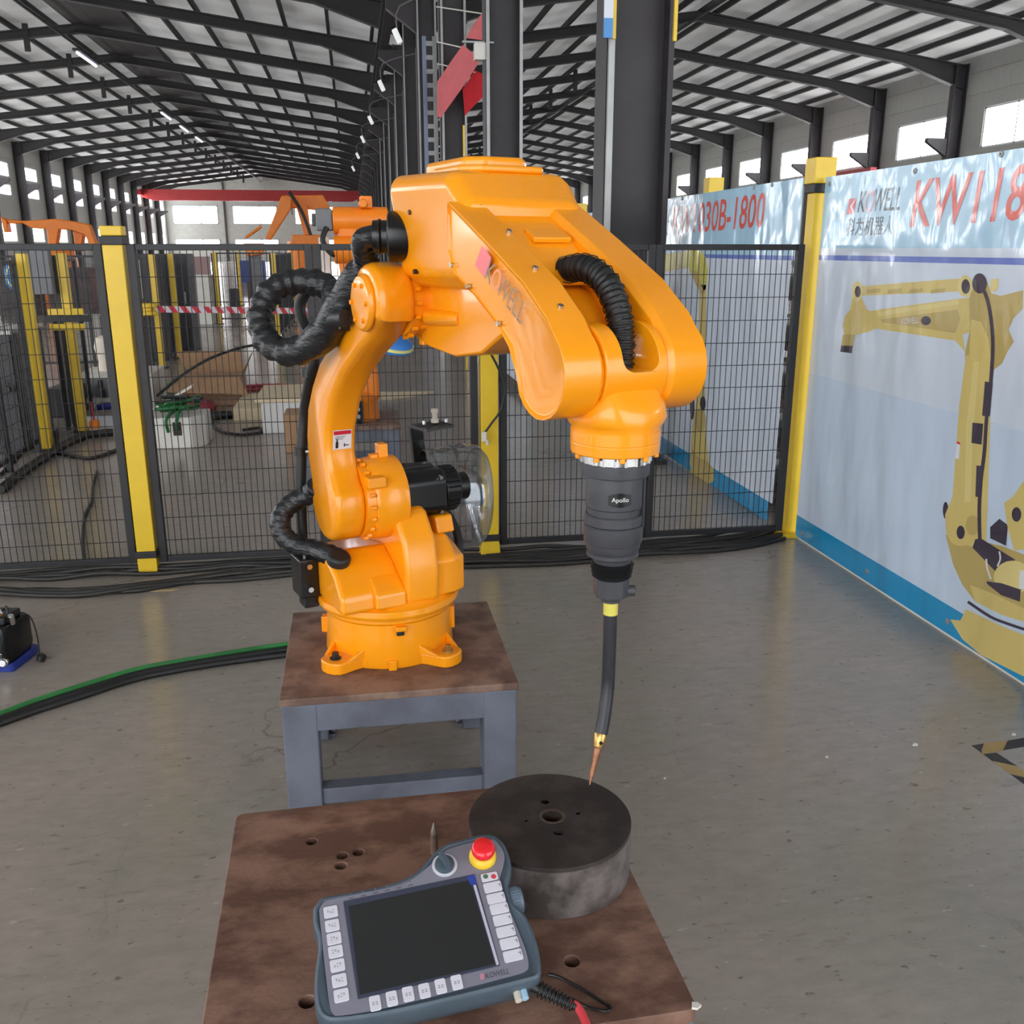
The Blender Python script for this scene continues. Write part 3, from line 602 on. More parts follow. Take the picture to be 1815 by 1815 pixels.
B1.ell('printed_joint', 'yel', 1215 + 1480 / 3.025, 640 + 910 / 3.025, 24, 27, .0012); B1.ell('printed_bore', 'dark', 1215 + 1482 / 3.025, 640 + 918 / 3.025, 7.3, 12, .0016); B1.ell('printed_bore', 'yel2', 1215 + 1545 / 3.025, 640 + 880 / 3.025, 12, 18, .0014)
B1.poly('printed_connector', 'dark', Z6([(1640, 890), (1690, 845), (1735, 880), (1725, 990), (1640, 950)]), .0013); B1.poly('printed_motor', 'dark', Z6([(1560, 955), (1590, 950), (1775, 1065), (1690, 1150), (1545, 1000)]), .0013)
B1.ell('printed_pulley', 'yel3', 1215 + 1762 / 3.025, 640 + 1160 / 3.025, 34, 30, .0016); B1.poly('printed_label', 'white', Z6([(1800, 1120), (1830, 1125), (1830, 1230), (1795, 1215)]), .0018); B1.poly('printed_connector', 'dark', Z6([(1620, 1180), (1700, 1190), (1805, 1225), (1800, 1290), (1700, 1255), (1625, 1195)]), .0018)
B1.stroke('printed_wire', 'white', Z6([(1690, 1020), (1695, 1060), (1680, 1100)]), 3, .0019); B1.stroke('printed_wire', 'white', Z6([(1620, 1060), (1625, 1110), (1645, 1170)]), 3, .0019)
B1.ell('printed_bore', 'dark', 1215 + 1400 / 3.025, 640 + 800 / 3.025, 5, 15, .0006)
B1.ell('printed_badge', 'dark', 1415 + 1035 / 4.5375, 240 + 1490 / 4.5375, 9, 8, .0014); B1.text('printed_badge_text', 'KOWELL', 'white', (1415 + 835 / 4.5375, 240 + 1522 / 4.5375), (1415 + 975 / 4.5375, 240 + 1510 / 4.5375), .028, .0014, .2)
# lettering
B1.poly('logo_square', 'lred', Z3([(420, 510), (475, 505), (455, 628), (395, 635)]), .0012); B1.poly('logo_notch', 'white', Z3([(468, 508), (474, 508), (440, 570), (455, 625), (448, 627), (424, 572)]), .0015)
B1.text('logo_letters', 'K', 'ink', Z3([(480, 620)])[0], Z3([(545, 615)])[0], .096, .0012, .25)
B1.text('logo_letters', 'O', 'pink', Z3([(540, 622)])[0], Z3([(610, 615)])[0], .1, .0012, .2); B1.text('logo_letters', 'WELL', 'ink', Z3([(612, 612)])[0], Z3([(820, 600)])[0], .1, .0012, .25)
B1.text('company_characters', '科为机器人', 'ink', Z3([(388, 808)])[0], Z3([(757, 798)])[0], .085, .0012, .12)
B1.text('model_name', 'KW1188', 'red', Z3([(905, 745)])[0], (1415 + 2010 / 4.5375, 240 + 668 / 4.5375), .20, .0012, .12, .012)
# second banner, behind the fence
B2 = Banner(2.42, 5.16, 8.02, .0, 1.97, 'pale blue banner behind the fence printed with a yellow jointed arm and red KW1030B', 1)
B2.quad('upper_field', 'sky', 5.0, 8.02, 1.56, 1.965); B2.quad('violet_line', 'line', 5.02, 8.02, 1.535, 1.56); B2.quad('lower_field', 'pale', 5.08, 8.02, .13, 1.535); B2.quad('foot_band', 'foot', 5.14, 8.02, .005, .13)
B2.poly('printed_arm', 'lime', [(1172, 458), (1180, 450), (1215, 446), (1228, 437), (1240, 440), (1252, 455), (1256, 480), (1252, 512), (1244, 522), (1234, 500), (1224, 485), (1222, 474), (1200, 478), (1180, 482), (1172, 475)], .0008)
B2.poly('printed_gripper', 'yel2', [(1225, 478), (1236, 480), (1244, 505), (1250, 518), (1244, 520), (1234, 504)], .0011); B2.poly('printed_gripper', 'dark', [(1170, 460), (1175, 458), (1176, 480), (1171, 480)], .0012)
B2.poly('printed_mast', 'yel', [(1241, 505), (1253, 505), (1252, 640), (1250, 720), (1252, 760), (1257, 820), (1268, 850), (1250, 862), (1228, 850), (1224, 820), (1228, 760), (1237, 700), (1239, 620)], .0008)
B2.ell('printed_joint', 'dark', 1247, 715, 5, 13, .0012); B2.ell('printed_joint', 'dark', 1228, 720, 4, 24, .0006); B2.ell('printed_joint', 'yel2', 1242, 745, 10, 22, .001)
B2.poly('printed_foot', 'yel2', [(1228, 795), (1240, 812), (1252, 815), (1266, 830), (1267, 852), (1250, 862), (1224, 845)], .0013)
for k, (u, v) in enumerate(((1370, 328), (1210, 352), (1338, 333))):
    q = at_x(u, v, 2.42) - B2.c; bm = bm_new(); lathe(bm, (-.009, q.y, q.z), (1, 0, 0), [(0, .004), (0, .012), (.004, .013), (.004, .004)], 12, False); obj('eyelet', bm, galv, B2.t)
B2.poly('logo_square', 'lred', [(1150, 385), (1157, 384), (1156, 397), (1149, 398)], .0012); B2.text('logo_letters', 'KOWELL', 'ink', (1158, 398), (1187, 394), .062, .0012, .2); B2.text('company_characters', '科为机器人', 'ink', (1149, 421), (1185, 417), .06, .0012)
B2.text('model_name', 'KW1030B-1800', 'red', (1192, 416), (1355, 403), .20, .0012, .12, .008)
B3 = Banner(2.44, 8.08, 11.4, .0, 1.97, 'pale blue banner farther along the aisle, half hidden by the robot', 1)
B3.quad('upper_field', 'sky', 8.08, 11.4, 1.56, 1.95); B3.quad('violet_line', 'line', 8.08, 11.4, 1.535, 1.56); B3.quad('lower_field', 'pale', 8.08, 11.4, .13, 1.535); B3.quad('foot_band', 'foot', 8.08, 11.4, .005, .13)
B3.text('model_name', 'KW-2001', 'red', (1040, 425), (1090, 420), .2, .0012, .12, .008)
for (u, y, wd) in ((1242, 6.62, 'nearest'), (1107, 8.5, 'middle'), (1020, 10.6, 'farthest')):
    x = 2.53; t = thing('banner_post', 'yellow post rising just above the fenced banners, %s of three' % wd, 'post', (x, y, 0), group='posts behind the fenced banners')
    bm = bm_new(); box(bm, (-.04, -.04, 0), (.04, .04, 1.96)); obj('shaft', bm, yellow, t, bevel=.004)
    bm = bm_new(); box(bm, (-.055, -.055, 1.96), (.055, .055, 2.075)); obj('cap', bm, yellow, t, bevel=.005)
# dark shelving seen in the slit between the banners
t = thing('steel_rack', 'dark brown rack of stacked parts in the slit between the two banners', 'rack', (2.85, 5.9, 0))
for (x, y) in ((-.25, -.7), (.25, -.7), (-.25, .7), (.25, .7)):
    bm = bm_new(); box(bm, (x - .025, y - .025, 0), (x + .025, y + .025, 1.5)); obj('upright', bm, steel_dark, t, smooth=False)
for z in (.1, .4, .7, 1.0, 1.3):
    bm = bm_new(); box(bm, (-.27, -.72, z), (.27, .72, z + .03)); obj('shelf', bm, mat('rack_brown', srgb(86, 62, 54), .7, var=.2), t, smooth=False)
    for k in range(5):
        bm = bm_new(); y = -.6 + k * .27; box(bm, (-.2, y, z + .03), (.2, y + .2, z + .12 + .1 * ((k * 7 + int(z * 10)) % 3) / 3)); obj('part_box', bm, [steel_dark, mat('rack_rust', srgb(110, 72, 58), .7, var=.2), galv][(k + int(z * 10)) % 3], t, smooth=False)

# ================================================================== PEDESTAL
t = thing('robot_pedestal', 'grey steel pedestal with a rusty top plate carrying the orange robot', 'pedestal', (.077, 2.675, 0))
PX0, PX1, PY0, PY1, PZ = -.322, .332, -.318, .322, .43
bm = bm_new(); box(bm, (PX0, PY0, PZ - .022), (PX1, PY1, PZ)); obj('top_plate', bm, rust2, t, bevel=.003)
LW = .095
for sx in (0, 1):
    for sy in (0, 1):
        x = PX0 + .004 if sx == 0 else PX1 - LW - .004; y = PY0 + .004 if sy == 0 else PY1 - LW - .004
        bm = bm_new(); box(bm, (x, y, 0.0), (x + LW, y + LW, PZ - .022)); obj('leg', bm, greypaint, t, bevel=.006)
        bm = bm_new(); box(bm, (x - .02, y + .02, 0.0), (x + LW + .02, y + LW - .02, .012)); obj('foot_plate', bm, greypaint, t, smooth=False)
        bm = bm_new(); rod(bm, (x - .012 if sx else x + LW + .012, y + LW / 2, .012), (x - .012 if sx else x + LW + .012, y + LW / 2, .035), .009, seg=6); obj('anchor_bolt', bm, galv, t)
for y in (PY0 + .006, PY1 - .046):
    bm = bm_new(); box(bm, (PX0 + LW, y, PZ - .105), (PX1 - LW, y + .04, PZ - .022)); obj('apron', bm, greypaint, t, bevel=.004)
    bm = bm_new(); box(bm, (PX0 + LW, y + .012, .09), (PX1 - LW, y + .06, .138)); obj('stretcher', bm, greypaint, t, bevel=.003)
for x in (PX0 + .008, PX1 - .048):
    bm = bm_new(); box(bm, (x, PY0 + LW, PZ - .105), (x + .04, PY1 - LW, PZ - .022)); obj('apron', bm, greypaint, t, bevel=.004)
    bm = bm_new(); box(bm, (x, PY0 + LW, .09), (x + .048, PY1 - LW, .138)); obj('stretcher', bm, greypaint, t, bevel=.003)
# ================================================================== WORK TABLE, DRUM, PIN
TC = Vector((.0925, 1.407, 0)); TZ = .5
t = thing('work_table', 'low rusty steel-topped work table in the foreground', 'table', TC, R(1.2))
hx, hy = .365, .325
bm = bm_new(); prism(bm, rrect(-hx, -hy, hx, hy, .016, 3), TZ - .025, TZ, 'z'); top = obj('top_plate', bm, rust, t)
cut = bm_new()
Mt = Matrix.Rotation(R(-1.2), 3, 'Z')
for (u, v, r_) in ((552, 1491, .0105), (607, 1516, .0105), (635, 1510, .0105), (604, 1534, .0105), (1014, 1703, .0125), (545, 1775, .0125)):
    p = Mt @ (at_z(u, v, TZ) - TC); rod(cut, (p.x, p.y, TZ - .04), (p.x, p.y, TZ + .02), r_, seg=20)
boolcut(top, cut); 
bv = top.modifiers.new('bevel', 'BEVEL'); bv.width = .002; bv.segments = 1; bv.limit_method = 'ANGLE'; bv.angle_limit = R(50)
bm = bm_new(); box(bm, (-hx + .03, -hy + .03, TZ - .06), (hx - .03, hy - .03, TZ - .045)); obj('under_plate', bm, rust2, t, smooth=False)
for s in (-1, 1):
    bm = bm_new(); box(bm, (-hx + .004, s * (hy - .024) - .02, TZ - .105), (hx - .004, s * (hy - .024) + .02, TZ - .025)); obj('apron', bm, greypaint, t, bevel=.004)
    bm = bm_new(); box(bm, (s * (hx - .024) - .02, -hy + .044, TZ - .105), (s * (hx - .024) + .02, hy - .044, TZ - .025)); obj('apron', bm, greypaint, t, bevel=.004)
for sx in (-1, 1):
    for sy in (-1, 1):
        bm = bm_new(); box(bm, (sx * (hx - .05) - .04, sy * (hy - .05) - .04, 0), (sx * (hx - .05) + .04, sy * (hy - .05) + .04, TZ - .105)); obj('leg', bm, greypaint, t, bevel=.005)
bm = bm_new()
prism(bm, [(hx - .010, -hy + .002), (hx - .002, -hy - .001), (hx + .006, -hy + .004), (hx + .002, -hy + .010), (hx - .006, -hy + .012)], TZ, TZ + .004, 'z')
obj('paint_flake', bm, white_p, t, smooth=False)

DC = Vector((.312, 1.462, TZ + .0006)); DR, DH = .1475, .10
t = thing('steel_drum', 'dark burnt steel drum with drilled top standing on the work table', 'drum', DC)
bm = bm_new(); prism(bm, [(DR * math.cos(2 * math.pi * i / 72), DR * math.sin(2 * math.pi * i / 72)) for i in range(72)], DH - .008, DH, 'z'); dt = obj('top_plate', bm, drum_top, t)
cut = bm_new()
for (u, v, r_) in ((979, 1447, .0185), (966, 1421, .0085), (990, 1476, .0085), (933, 1455, .004), (1025, 1442, .005)):
    p = at_z(u, v, TZ + DH) - DC; rod(cut, (p.x, p.y, DH - .02), (p.x, p.y, DH + .01), r_, seg=24)
boolcut(dt, cut)
bv = dt.modifiers.new('bevel', 'BEVEL'); bv.width = .0015; bv.segments = 2; bv.limit_method = 'ANGLE'; bv.angle_limit = R(50)
bm = bm_new(); rr = [(0, DR), (DH - .008, DR), (DH - .008, DR - .008), (0, DR - .008)]; lathe(bm, (0, 0, 0), (0, 0, 1), rr + rr[:1], 72, False); obj('wall', bm, drum_side, t)
p = at_z(979, 1447, TZ + DH) - DC; bm = bm_new(); lathe(bm, (p.x, p.y, DH - .02), (0, 0, 1), [(0, .0185), (.0205, .0185), (.0212, .0195), (.0212, .0225), (.0203, .0235), (0, .0235), (0, .0185)], 32, False); obj('hub_ring', bm, mat('bare_hub', srgb(104, 86, 72), .4, metal=.5, var=.3, vscale=40), t)
p = at_z(770, 1512, TZ)
t = thing('pointer_pin', 'upright steel pointer pin with a sharp tip standing on the table', 'pin', p)
bm = bm_new(); lathe(bm, (0, 0, 0), (0, 0, 1), [(0, .0072), (.043, .0066)], 16); obj('shank', bm, rust2, t)
bm = bm_new(); lathe(bm, (0, 0, .043), (0, 0, 1), [(0, .0066), (.007, .006), (.023, .0008)], 16); obj('tip', bm, mat('ground_steel', srgb(170, 158, 150), .35, metal=.7, var=.2), t)
# ================================================================== WELDING ROBOT
rob = thing('welding_robot', 'large glossy orange six-axis welding robot bent over the work table', 'robot', RO, TH - math.pi / 2)
ZB = .43
def zz(p): return (p[0], p[1] - ZB)
MB = Matrix.Rotation(math.pi / 2 - TH, 4, 'Z')          # hall axes inside the arm frame (the foot is square to the pedestal)
# ---- foot: round housing with four lugs
bm = bm_new(); lathe(bm, (0, 0, 0), (0, 0, 1), [(0, .188), (.012, .192), (.10, .186), (.135, .186), (.14, .193), (.15, .193)], 64); base = obj('base', bm, orange, rob, bevel=.003)
def lug(sx, sy):
    c = Vector((sx * .165, sy * .170)); 
    a = math.atan2(c.y, c.x); pts = []
    d = Vector((math.cos(a), math.sin(a))); n = Vector((-d.y, d.x))
    P = [d * .11 + n * -.085, d * .20 + n * -.052, d * .235 + n * -.045]
    for k in range(7):
        t_ = -math.pi / 2 + math.pi * k / 6; P.append(d * (.237 + .032 * math.cos(t_)) + n * (.045 * math.sin(t_)))
    P += [d * .20 + n * .052, d * .11 + n * .085]
    return [(p.x, p.y) for p in P], c, d
for sx in (-1, 1):
    for sy in (-1, 1):
        P, c, d = lug(sx, sy)
        bm = bm_new(); prism(bm, P, 0, .036, 'z'); bm.transform(MB); obj('foot_lug', bm, orange, base, bevel=.006)
        # gusset flanks
        n = Vector((-d.y, d.x)); bm = bm_new()
        for s in (-1, 1):
            q = [d * .17 + n * s * .066, d * .235 + n * s * .046]
            p0 = Vector((q[0].x, q[0].y, 0)); p1 = Vector((q[1].x, q[1].y, 0)); w = Vector((n.x, n.y, 0)) * (s * -.012)
            vs = [p0 + Vector((0, 0, .034)), p1 + Vector((0, 0, .034)), p0 + Vector((0, 0, .065))]
            loft(bm, [vs, [v + w for v in vs]])
        bm.transform(MB); obj('lug_rib', bm, orange, base, bevel=.003)
        h = MB @ Vector((d.x * .232, d.y * .232, .036)); bm = bm_new(); rod(bm, h, h + Vector((0, 0, .004)), .017, seg=20); rod(bm, h, h + Vector((0, 0, .02)), .0105, seg=6); obj('foot_bolt', bm, brass if (sx > 0 and sy < 0) else mat('black_bolt', srgb(52, 46, 42), .5, metal=.4), base, bevel=.0015)
for (a, w, z0, z1, r_) in ((172, .03, .045, .095, .205), (-90, .024, 0, .030, .2), (62, .03, .07, .12, .2), (-4, .03, .05, .12, .198)):
    bm = bm_new(); box(bm, (.16, -w / 2, z0), (r_, w / 2, z1)); bm.transform(MB @ Matrix.Rotation(R(a), 4, 'Z')); obj('boss', bm, orange, base, bevel=.003)
bm = bm_new(); box(bm, (.176, -.016, .118), (.202, .016, .133)); bm.transform(MB @ Matrix.Rotation(R(-82), 4, 'Z')); obj('stop_lug', bm, orange, base, bevel=.004)
bm = bm_new(); box(bm, (.18, -.012, .103), (.194, .010, .119)); bm.transform(MB @ Matrix.Rotation(R(-82), 4, 'Z')); obj('stop_pad', bm, rubber, base, bevel=.003)
bm = bm_new(); lathe(bm, MB @ Vector((0, -.2, .015)), MB.to_3x3() @ Vector((0, -1, 0)), [(0, .0075), (.001, .0075), (.001, .005), (0, .005)], 20, False); obj('drain_ring', bm, orange, base)

# ---- turret
bm = bm_new(); lathe(bm, (0, 0, .15), (0, 0, 1), [(0, .175), (.004, .206), (.016, .212), (.032, .210), (.036, .198), (.05, .182), (.075, .172)], 64); turret = obj('turret', bm, orange, rob, bevel=.002)
# shoulder cheek that carries the J2 housing
bm = bm_new()
pr = [(-.135, .62), (-.13, .80), (-.095, .88), (.02, .90), (.115, .875), (.175, .80), (.195, .72), (.190, .62)]
loft(bm, [[(x, y, z - ZB) for x, z in [zz2 for zz2 in pr]] for y in (-.02, .085)]); obj('shoulder_cheek', bm, orange, turret, bevel=.018, seg=3)
bm = bm_new(); pr = [(-.11, .62), (-.09, .79), (-.03, .81), (.10, .79), (.165, .73), (.165, .62)]
loft(bm, [[(x, y, z - ZB) for x, z in pr] for y in (.08, .145)] + [[(x * .85, .19, min(z, .74) - ZB) for x, z in pr]]); obj('right_buttress', bm, orange, turret, bevel=.012, seg=3)
bm = bm_new(); pr = [(-.06, .79), (-.055, .845), (.085, .84), (.105, .79)]
loft(bm, [[(x, y, z - ZB) for x, z in pr] for y in (.12, .178)]); obj('motor_rest', bm, orange, turret, bevel=.008)
bm = bm_new(); pr = [(-.16, .615), (-.16, .735), (.03, .765), (.115, .72), (.165, .665), (.17, .615)]
loft(bm, [[(x, y, z - ZB) for x, z in pr] for y in (-.205, -.015)]); obj('left_deck', bm, orange, turret, bevel=.014, seg=3)
bm = bm_new(); pr = [(.04, .62), (.06, .73), (.14, .70), (.185, .665), (.19, .62)]
loft(bm, [[(x, y, z - ZB) for x, z in pr] for y in (-.11, -.015)]); obj('deck_step', bm, orange, turret, bevel=.01)
bm = bm_new(); box(bm, (-.03, .19, .615 - ZB), (.03, .222, .71 - ZB)); obj('side_stop', bm, orange, turret, bevel=.006)
bm = bm_new(); box(bm, (-.11, -.262, .615 - ZB), (-.02, -.204, .735 - ZB)); box(bm, (-.09, -.25, .58 - ZB), (-.03, -.204, .63 - ZB)); obj('connector_block', bm, black_gl, turret, bevel=.006)
for (f_, z_) in ((-.015, .715), (-.015, .645), (-.05, .735)):
    bm = bm_new(); rod(bm, (f_, -.235, z_ - ZB), (f_ + .008, -.235, z_ - ZB), .008, seg=10); obj('connector_screw', bm, chrome, turret)
# ---- shoulder joint: housing, bolt ring, motor
J2 = Vector((.02, 0, .905 - ZB))
bm = bm_new(); lathe(bm, J2 + Vector((0, -.075, 0)), (0, 1, 0), [(0, .10), (.0, .112), (.012, .118), (.075, .122), (.10, .118), (.104, .08)], 48); sh = obj('shoulder_housing', bm, orange, rob, bevel=.004)
bm = bm_new(); lathe(bm, J2 + Vector((0, -.10, 0)), (0, 1, 0), [(0, .108), (.026, .108)], 48); obj('gear_ring', bm, orange, sh)
bm = bm_new()
for k in range(20):
    a = 2 * math.pi * k / 20; c = J2 + Vector((.1135 * math.cos(a), -.0905, .1135 * math.sin(a))); rod(bm, c, c + Vector((0, .012, 0)), .0062, seg=8)
tag(obj('ring_bolts', bm, orange, sh), kind='stuff')
bm = bm_new(); box(bm, (J2.x - .014, -.028, J2.z + .118), (J2.x + .02, .0, J2.z + .158)); box(bm, (J2.x - .014, -.05, J2.z + .108), (J2.x + .012, -.028, J2.z + .128)); obj('zero_mark_lug', bm, orange, sh, bevel=.003)
bm = bm_new(); box(bm, (J2.x + .07, -.098, J2.z + .055), (J2.x + .115, -.045, J2.z + .085)); obj('zero_mark_block', bm, orange, sh, bevel=.004)
MJ = J2
def oct_ring(y, r, ch=.4, dz=0): return [(MJ.x + r * x, y, MJ.z + dz + r * z) for x, z in ((1, -ch), (1, ch), (ch, 1), (-ch, 1), (-1, ch), (-1, -ch), (-ch, -1), (ch, -1))]
bm = bm_new(); loft(bm, [oct_ring(.03, .070, .62), oct_ring(.165, .070, .62)]); mo = obj('shoulder_motor', bm, black_gl, rob, bevel=.012, seg=3)
bm = bm_new(); lathe(bm, (MJ.x, .165, MJ.z), (0, 1, 0), [(0, .066), (.045, .066), (.052, .058)], 40); obj('brake_can', bm, black_gl, mo, bevel=.002)
for k in range(24):
    a = 2 * math.pi * k / 24; bm = bm_new(); c = Vector((MJ.x + .066 * math.cos(a), .168, MJ.z + .066 * math.sin(a))); rod(bm, c, c + Vector((0, .04, 0)), .0035, seg=6); obj('cooling_rib', bm, black_gl, mo)
bm = bm_new(); lathe(bm, (MJ.x, .217, MJ.z), (0, 1, 0), [(0, .040), (.03, .042), (.036, .042), (.036, .03)], 40); obj('encoder_cap', bm, black_gl, mo, bevel=.002)
for (dx, dz) in ((.066, .052), (.066, -.052)):
    bm = bm_new(); rod(bm, (MJ.x + dx * .95, .14, MJ.z + dz), (MJ.x + dx * .95 + .014, .14, MJ.z + dz), .006, seg=8); obj('motor_screw', bm, chrome, mo)
bm = bm_new(); box(bm, (MJ.x - .045, .05, MJ.z + .064), (MJ.x - .005, .15, MJ.z + .078)); obj('motor_plug', bm, black_gl, mo, bevel=.004)

# ---- lower arm: curved link on the left
front = [(.084, .965), (.058, 1.005), (.042, 1.055), (.056, 1.12), (.108, 1.203), (.2, 1.285), (.315, 1.35), (.405, 1.395), (.458, 1.435)]
rear = [(-.112, .965), (-.126, 1.01), (-.129, 1.078), (-.104, 1.164), (-.05, 1.236), (.024, 1.305), (.12, 1.362), (.225, 1.405), (.305, 1.47)]
J3 = (.40, 1.478)
out = [p for p in rear] + arc(J3[0], J3[1], .092, 170, 15, 10) + arc(J3[0], J3[1], .092, 5, -25, 3) + list(reversed(front)) + arc(.0, .902, .112, 26, -200, 18)
def shrink(P, d):
    n = len(P); res = []
    for i in range(n):
        a = Vector(P[i - 1]); b = Vector(P[i]); c = Vector(P[(i + 1) % n]); t_ = (c - a); t_ = t_.normalized() if t_.length > 1e-6 else Vector((1, 0)); nn = Vector((t_.y, -t_.x)); res.append((b.x + nn.x * d, b.y + nn.y * d))
    return res
area = sum(out[i - 1][0] * out[i][1] - out[i][0] * out[i - 1][1] for i in range(len(out)))
sg = -1 if area > 0 else 1
bm = bm_new()
loft(bm, [[(x, y, z - ZB) for x, z in shrink(out, sg * d)] for y, d in ((-.187, .016), (-.183, .008), (-.174, .002), (-.165, 0), (-.112, 0), (-.103, .003), (-.098, .010))])
la = obj('lower_arm', bm, orange, rob, sharp=50)
bm = bm_new(); lathe(bm, (J3[0], -.187, J3[1] - ZB), (0, -1, 0), [(0, .066), (.006, .066), (.014, .06), (.016, .05), (.016, .02)], 40); cap = obj('elbow_cap', bm, orange, la, bevel=.002)
for k in range(6):
    a = k * math.pi / 3; c = Vector((J3[0] + .045 * math.cos(a), -.203, J3[1] - ZB + .045 * math.sin(a))); bm = bm_new(); rod(bm, c, c + Vector((0, -.005, 0)), .006, seg=6); obj('cap_bolt', bm, orange, la)
bm = bm_new(); pr = [(.075, 1.335), (.085, 1.395), (.118, 1.402), (.128, 1.36)]; loft(bm, [[(x, y, z - ZB) for x, z in pr] for y in (-.186, -.115)]); obj('hose_bracket', bm, orange, la, bevel=.005)
# warning sticker on the front flank of the lower arm
stw = mat('sticker_white', srgb(226, 222, 226), .35); str_ = mat('sticker_red', srgb(200, 36, 52), .4); stk = mat('sticker_black', srgb(34, 32, 36), .4); stg = mat('sticker_grey_print', srgb(150, 146, 150), .5)
def on_front(zt, y, lift):        # point on the front flank of the lower arm at height zt
    for (a, b) in zip(front[1:], front[2:]):
        if a[1] <= zt <= b[1]:
            t_ = (zt - a[1]) / (b[1] - a[1]); f_ = a[0] + (b[0] - a[0]) * t_; tn = Vector((b[0] - a[0], 0, b[1] - a[1])).normalized(); n = Vector((tn.z, 0, -tn.x)); return Vector((f_, y, zt - ZB)) + n * lift
def sticker(nm, m, y0, y1, z0, z1, lift, n=4):
    bm = bm_new(); vs = [[bm.verts.new(on_front(z0 + (z1 - z0) * i / n, y, lift)) for y in (y0, y1)] for i in range(n + 1)]
    for i in range(n): bm.faces.new((vs[i][0], vs[i][1], vs[i + 1][1], vs[i + 1][0]))
    return obj(nm, bm, m, la)
sticker('warning_sticker', stw, -.166, -.112, 1.062, 1.118, .0012); sticker('sticker_band', str_, -.164, -.114, 1.105, 1.116, .002); sticker('sticker_pictogram', stk, -.158, -.150, 1.066, 1.085, .002); sticker('sticker_pictogram', stk, -.156, -.152, 1.085, 1.094, .002)
for k in range(3): sticker('sticker_line', stg, -.160, -.130 - .004 * k, 1.099 - k * .004, 1.101 - k * .004, .002)
bm = bm_new(); sticker('sticker_pictogram', stk, -.132, -.120, 1.072, 1.075, .002); sticker('sticker_pictogram', stk, -.134, -.131, 1.069, 1.079, .002)

# ---- elbow casting (J3) and motor box
J3l = Vector((J3[0], 0, J3[1] - ZB))
bm = bm_new(); lathe(bm, J3l + Vector((0, -.1, 0)), (0, 1, 0), [(0, .070), (.0, .078), (.022, .080), (.03, .076), (.05, .076)], 40); el = obj('elbow_casting', bm, orange, rob, bevel=.003)
bm = bm_new()
for k in range(16):
    a = 2 * math.pi * k / 16; c = J3l + Vector((.083 * math.cos(a), -.094, .083 * math.sin(a))); rod(bm, c, c + Vector((0, .012, 0)), .0055, seg=8)
tag(obj('ring_bolts', bm, orange, el), kind='stuff')
pr = [(.335, 1.53), (.33, 1.44), (.36, 1.395), (.46, 1.375), (.60, 1.365), (.73, 1.385), (.84, 1.44), (.885, 1.485), (.84, 1.55), (.6, 1.57)]
bm = bm_new(); loft(bm, [[(.55 + (x - .55) * s, y, 1.47 + (z - 1.47) * s - ZB) for x, z in pr] for y, s in ((-.055, .97), (-.05, 1), (.085, 1), (.095, .95))]); obj('belly', bm, orange, el, bevel=.02, seg=3)
pr = [(.345, 1.55), (.335, 1.44), (.38, 1.405), (.455, 1.415), (.465, 1.55)]
bm = bm_new(); loft(bm, [[(x, y, z - ZB) for x, z in pr] for y in (-.085, -.035)]); obj('casting_collar', bm, orange, el, bevel=.012)
bm = bm_new(); rod(bm, (.47, -.06, 1.445 - ZB), (.62, -.045, 1.45 - ZB), .018, seg=16); obj('casting_pipe', bm, orange, el, bevel=.003)
bm = bm_new(); box(bm, (.40, -.055, 1.375 - ZB), (.425, -.02, 1.405 - ZB)); obj('grease_boss', bm, orange, el, bevel=.004)
# motor box, side outline swept with soft corners
def boxring(f, wl, wr, z0, z1, ch): return [(f, y, z - ZB) for y, z in ((-wl + ch + .026, z0), (wr - ch, z0), (wr, z0 + ch), (wr, z1 - .022), (wr - .03, z1), (-wl + .022, z1), (-wl, z1 - .022), (-wl + .026, z0 + ch))]
bm = bm_new(); loft(bm, [boxring(.40, .09, .11, 1.57, 1.735, .03), boxring(.445, .139, .15, 1.515, 1.757, .034), boxring(.735, .139, .16, 1.515, 1.750, .034), boxring(.80, .130, .15, 1.53, 1.69, .04)]); eb = obj('elbow_housing', bm, orange, rob, bevel=.014, seg=4)
bm = bm_new(); prism(bm, [(.46, -.055), (.66, -.06), (.69, -.02), (.69, .07), (.66, .095), (.50, .095), (.46, .03)], 1.753 - ZB, 1.784 - ZB, 'z'); obj('top_cover', bm, orange, eb, bevel=.012, seg=3)
bm = bm_new(); prism(bm, [(.58, -.09), (.70, -.09), (.735, -.05), (.735, .09), (.70, .11), (.55, .11), (.55, -.06)], 1.748 - ZB, 1.763 - ZB, 'z'); obj('cover_step', bm, orange, eb, bevel=.006)
for (f_, z_) in ((.49, 1.675), (.475, 1.55)):
    bm = bm_new(); rod(bm, (f_ + .055, -.110, z_ - ZB), (f_ + .055, -.120 - (.014 if z_ > 1.6 else 0), z_ - ZB), .0055, seg=12); obj('cover_screw', bm, mat('dark_screw', srgb(70, 40, 20), .5, metal=.5), eb)
bm = bm_new(); rod(bm, (.70, .158, 1.705 - ZB), (.70, .1625, 1.705 - ZB), .008, seg=12); obj('cover_screw', bm, mat('dark_screw', srgb(70, 40, 20), .5), eb)
# cable gland on the rear left chamfer
g0 = Vector((.452, -.128, 1.625 - ZB)); gd = Vector((-.5, -1, 0)).normalized()
bm = bm_new(); lathe(bm, g0, gd, [(-.04, .050), (0, .056), (.012, .056), (.016, .05), (.016, .036), (.03, .036), (.034, .04), (.04, .036), (.05, .036)], 40); obj('cable_gland', bm, black_gl, eb, bevel=.0015)

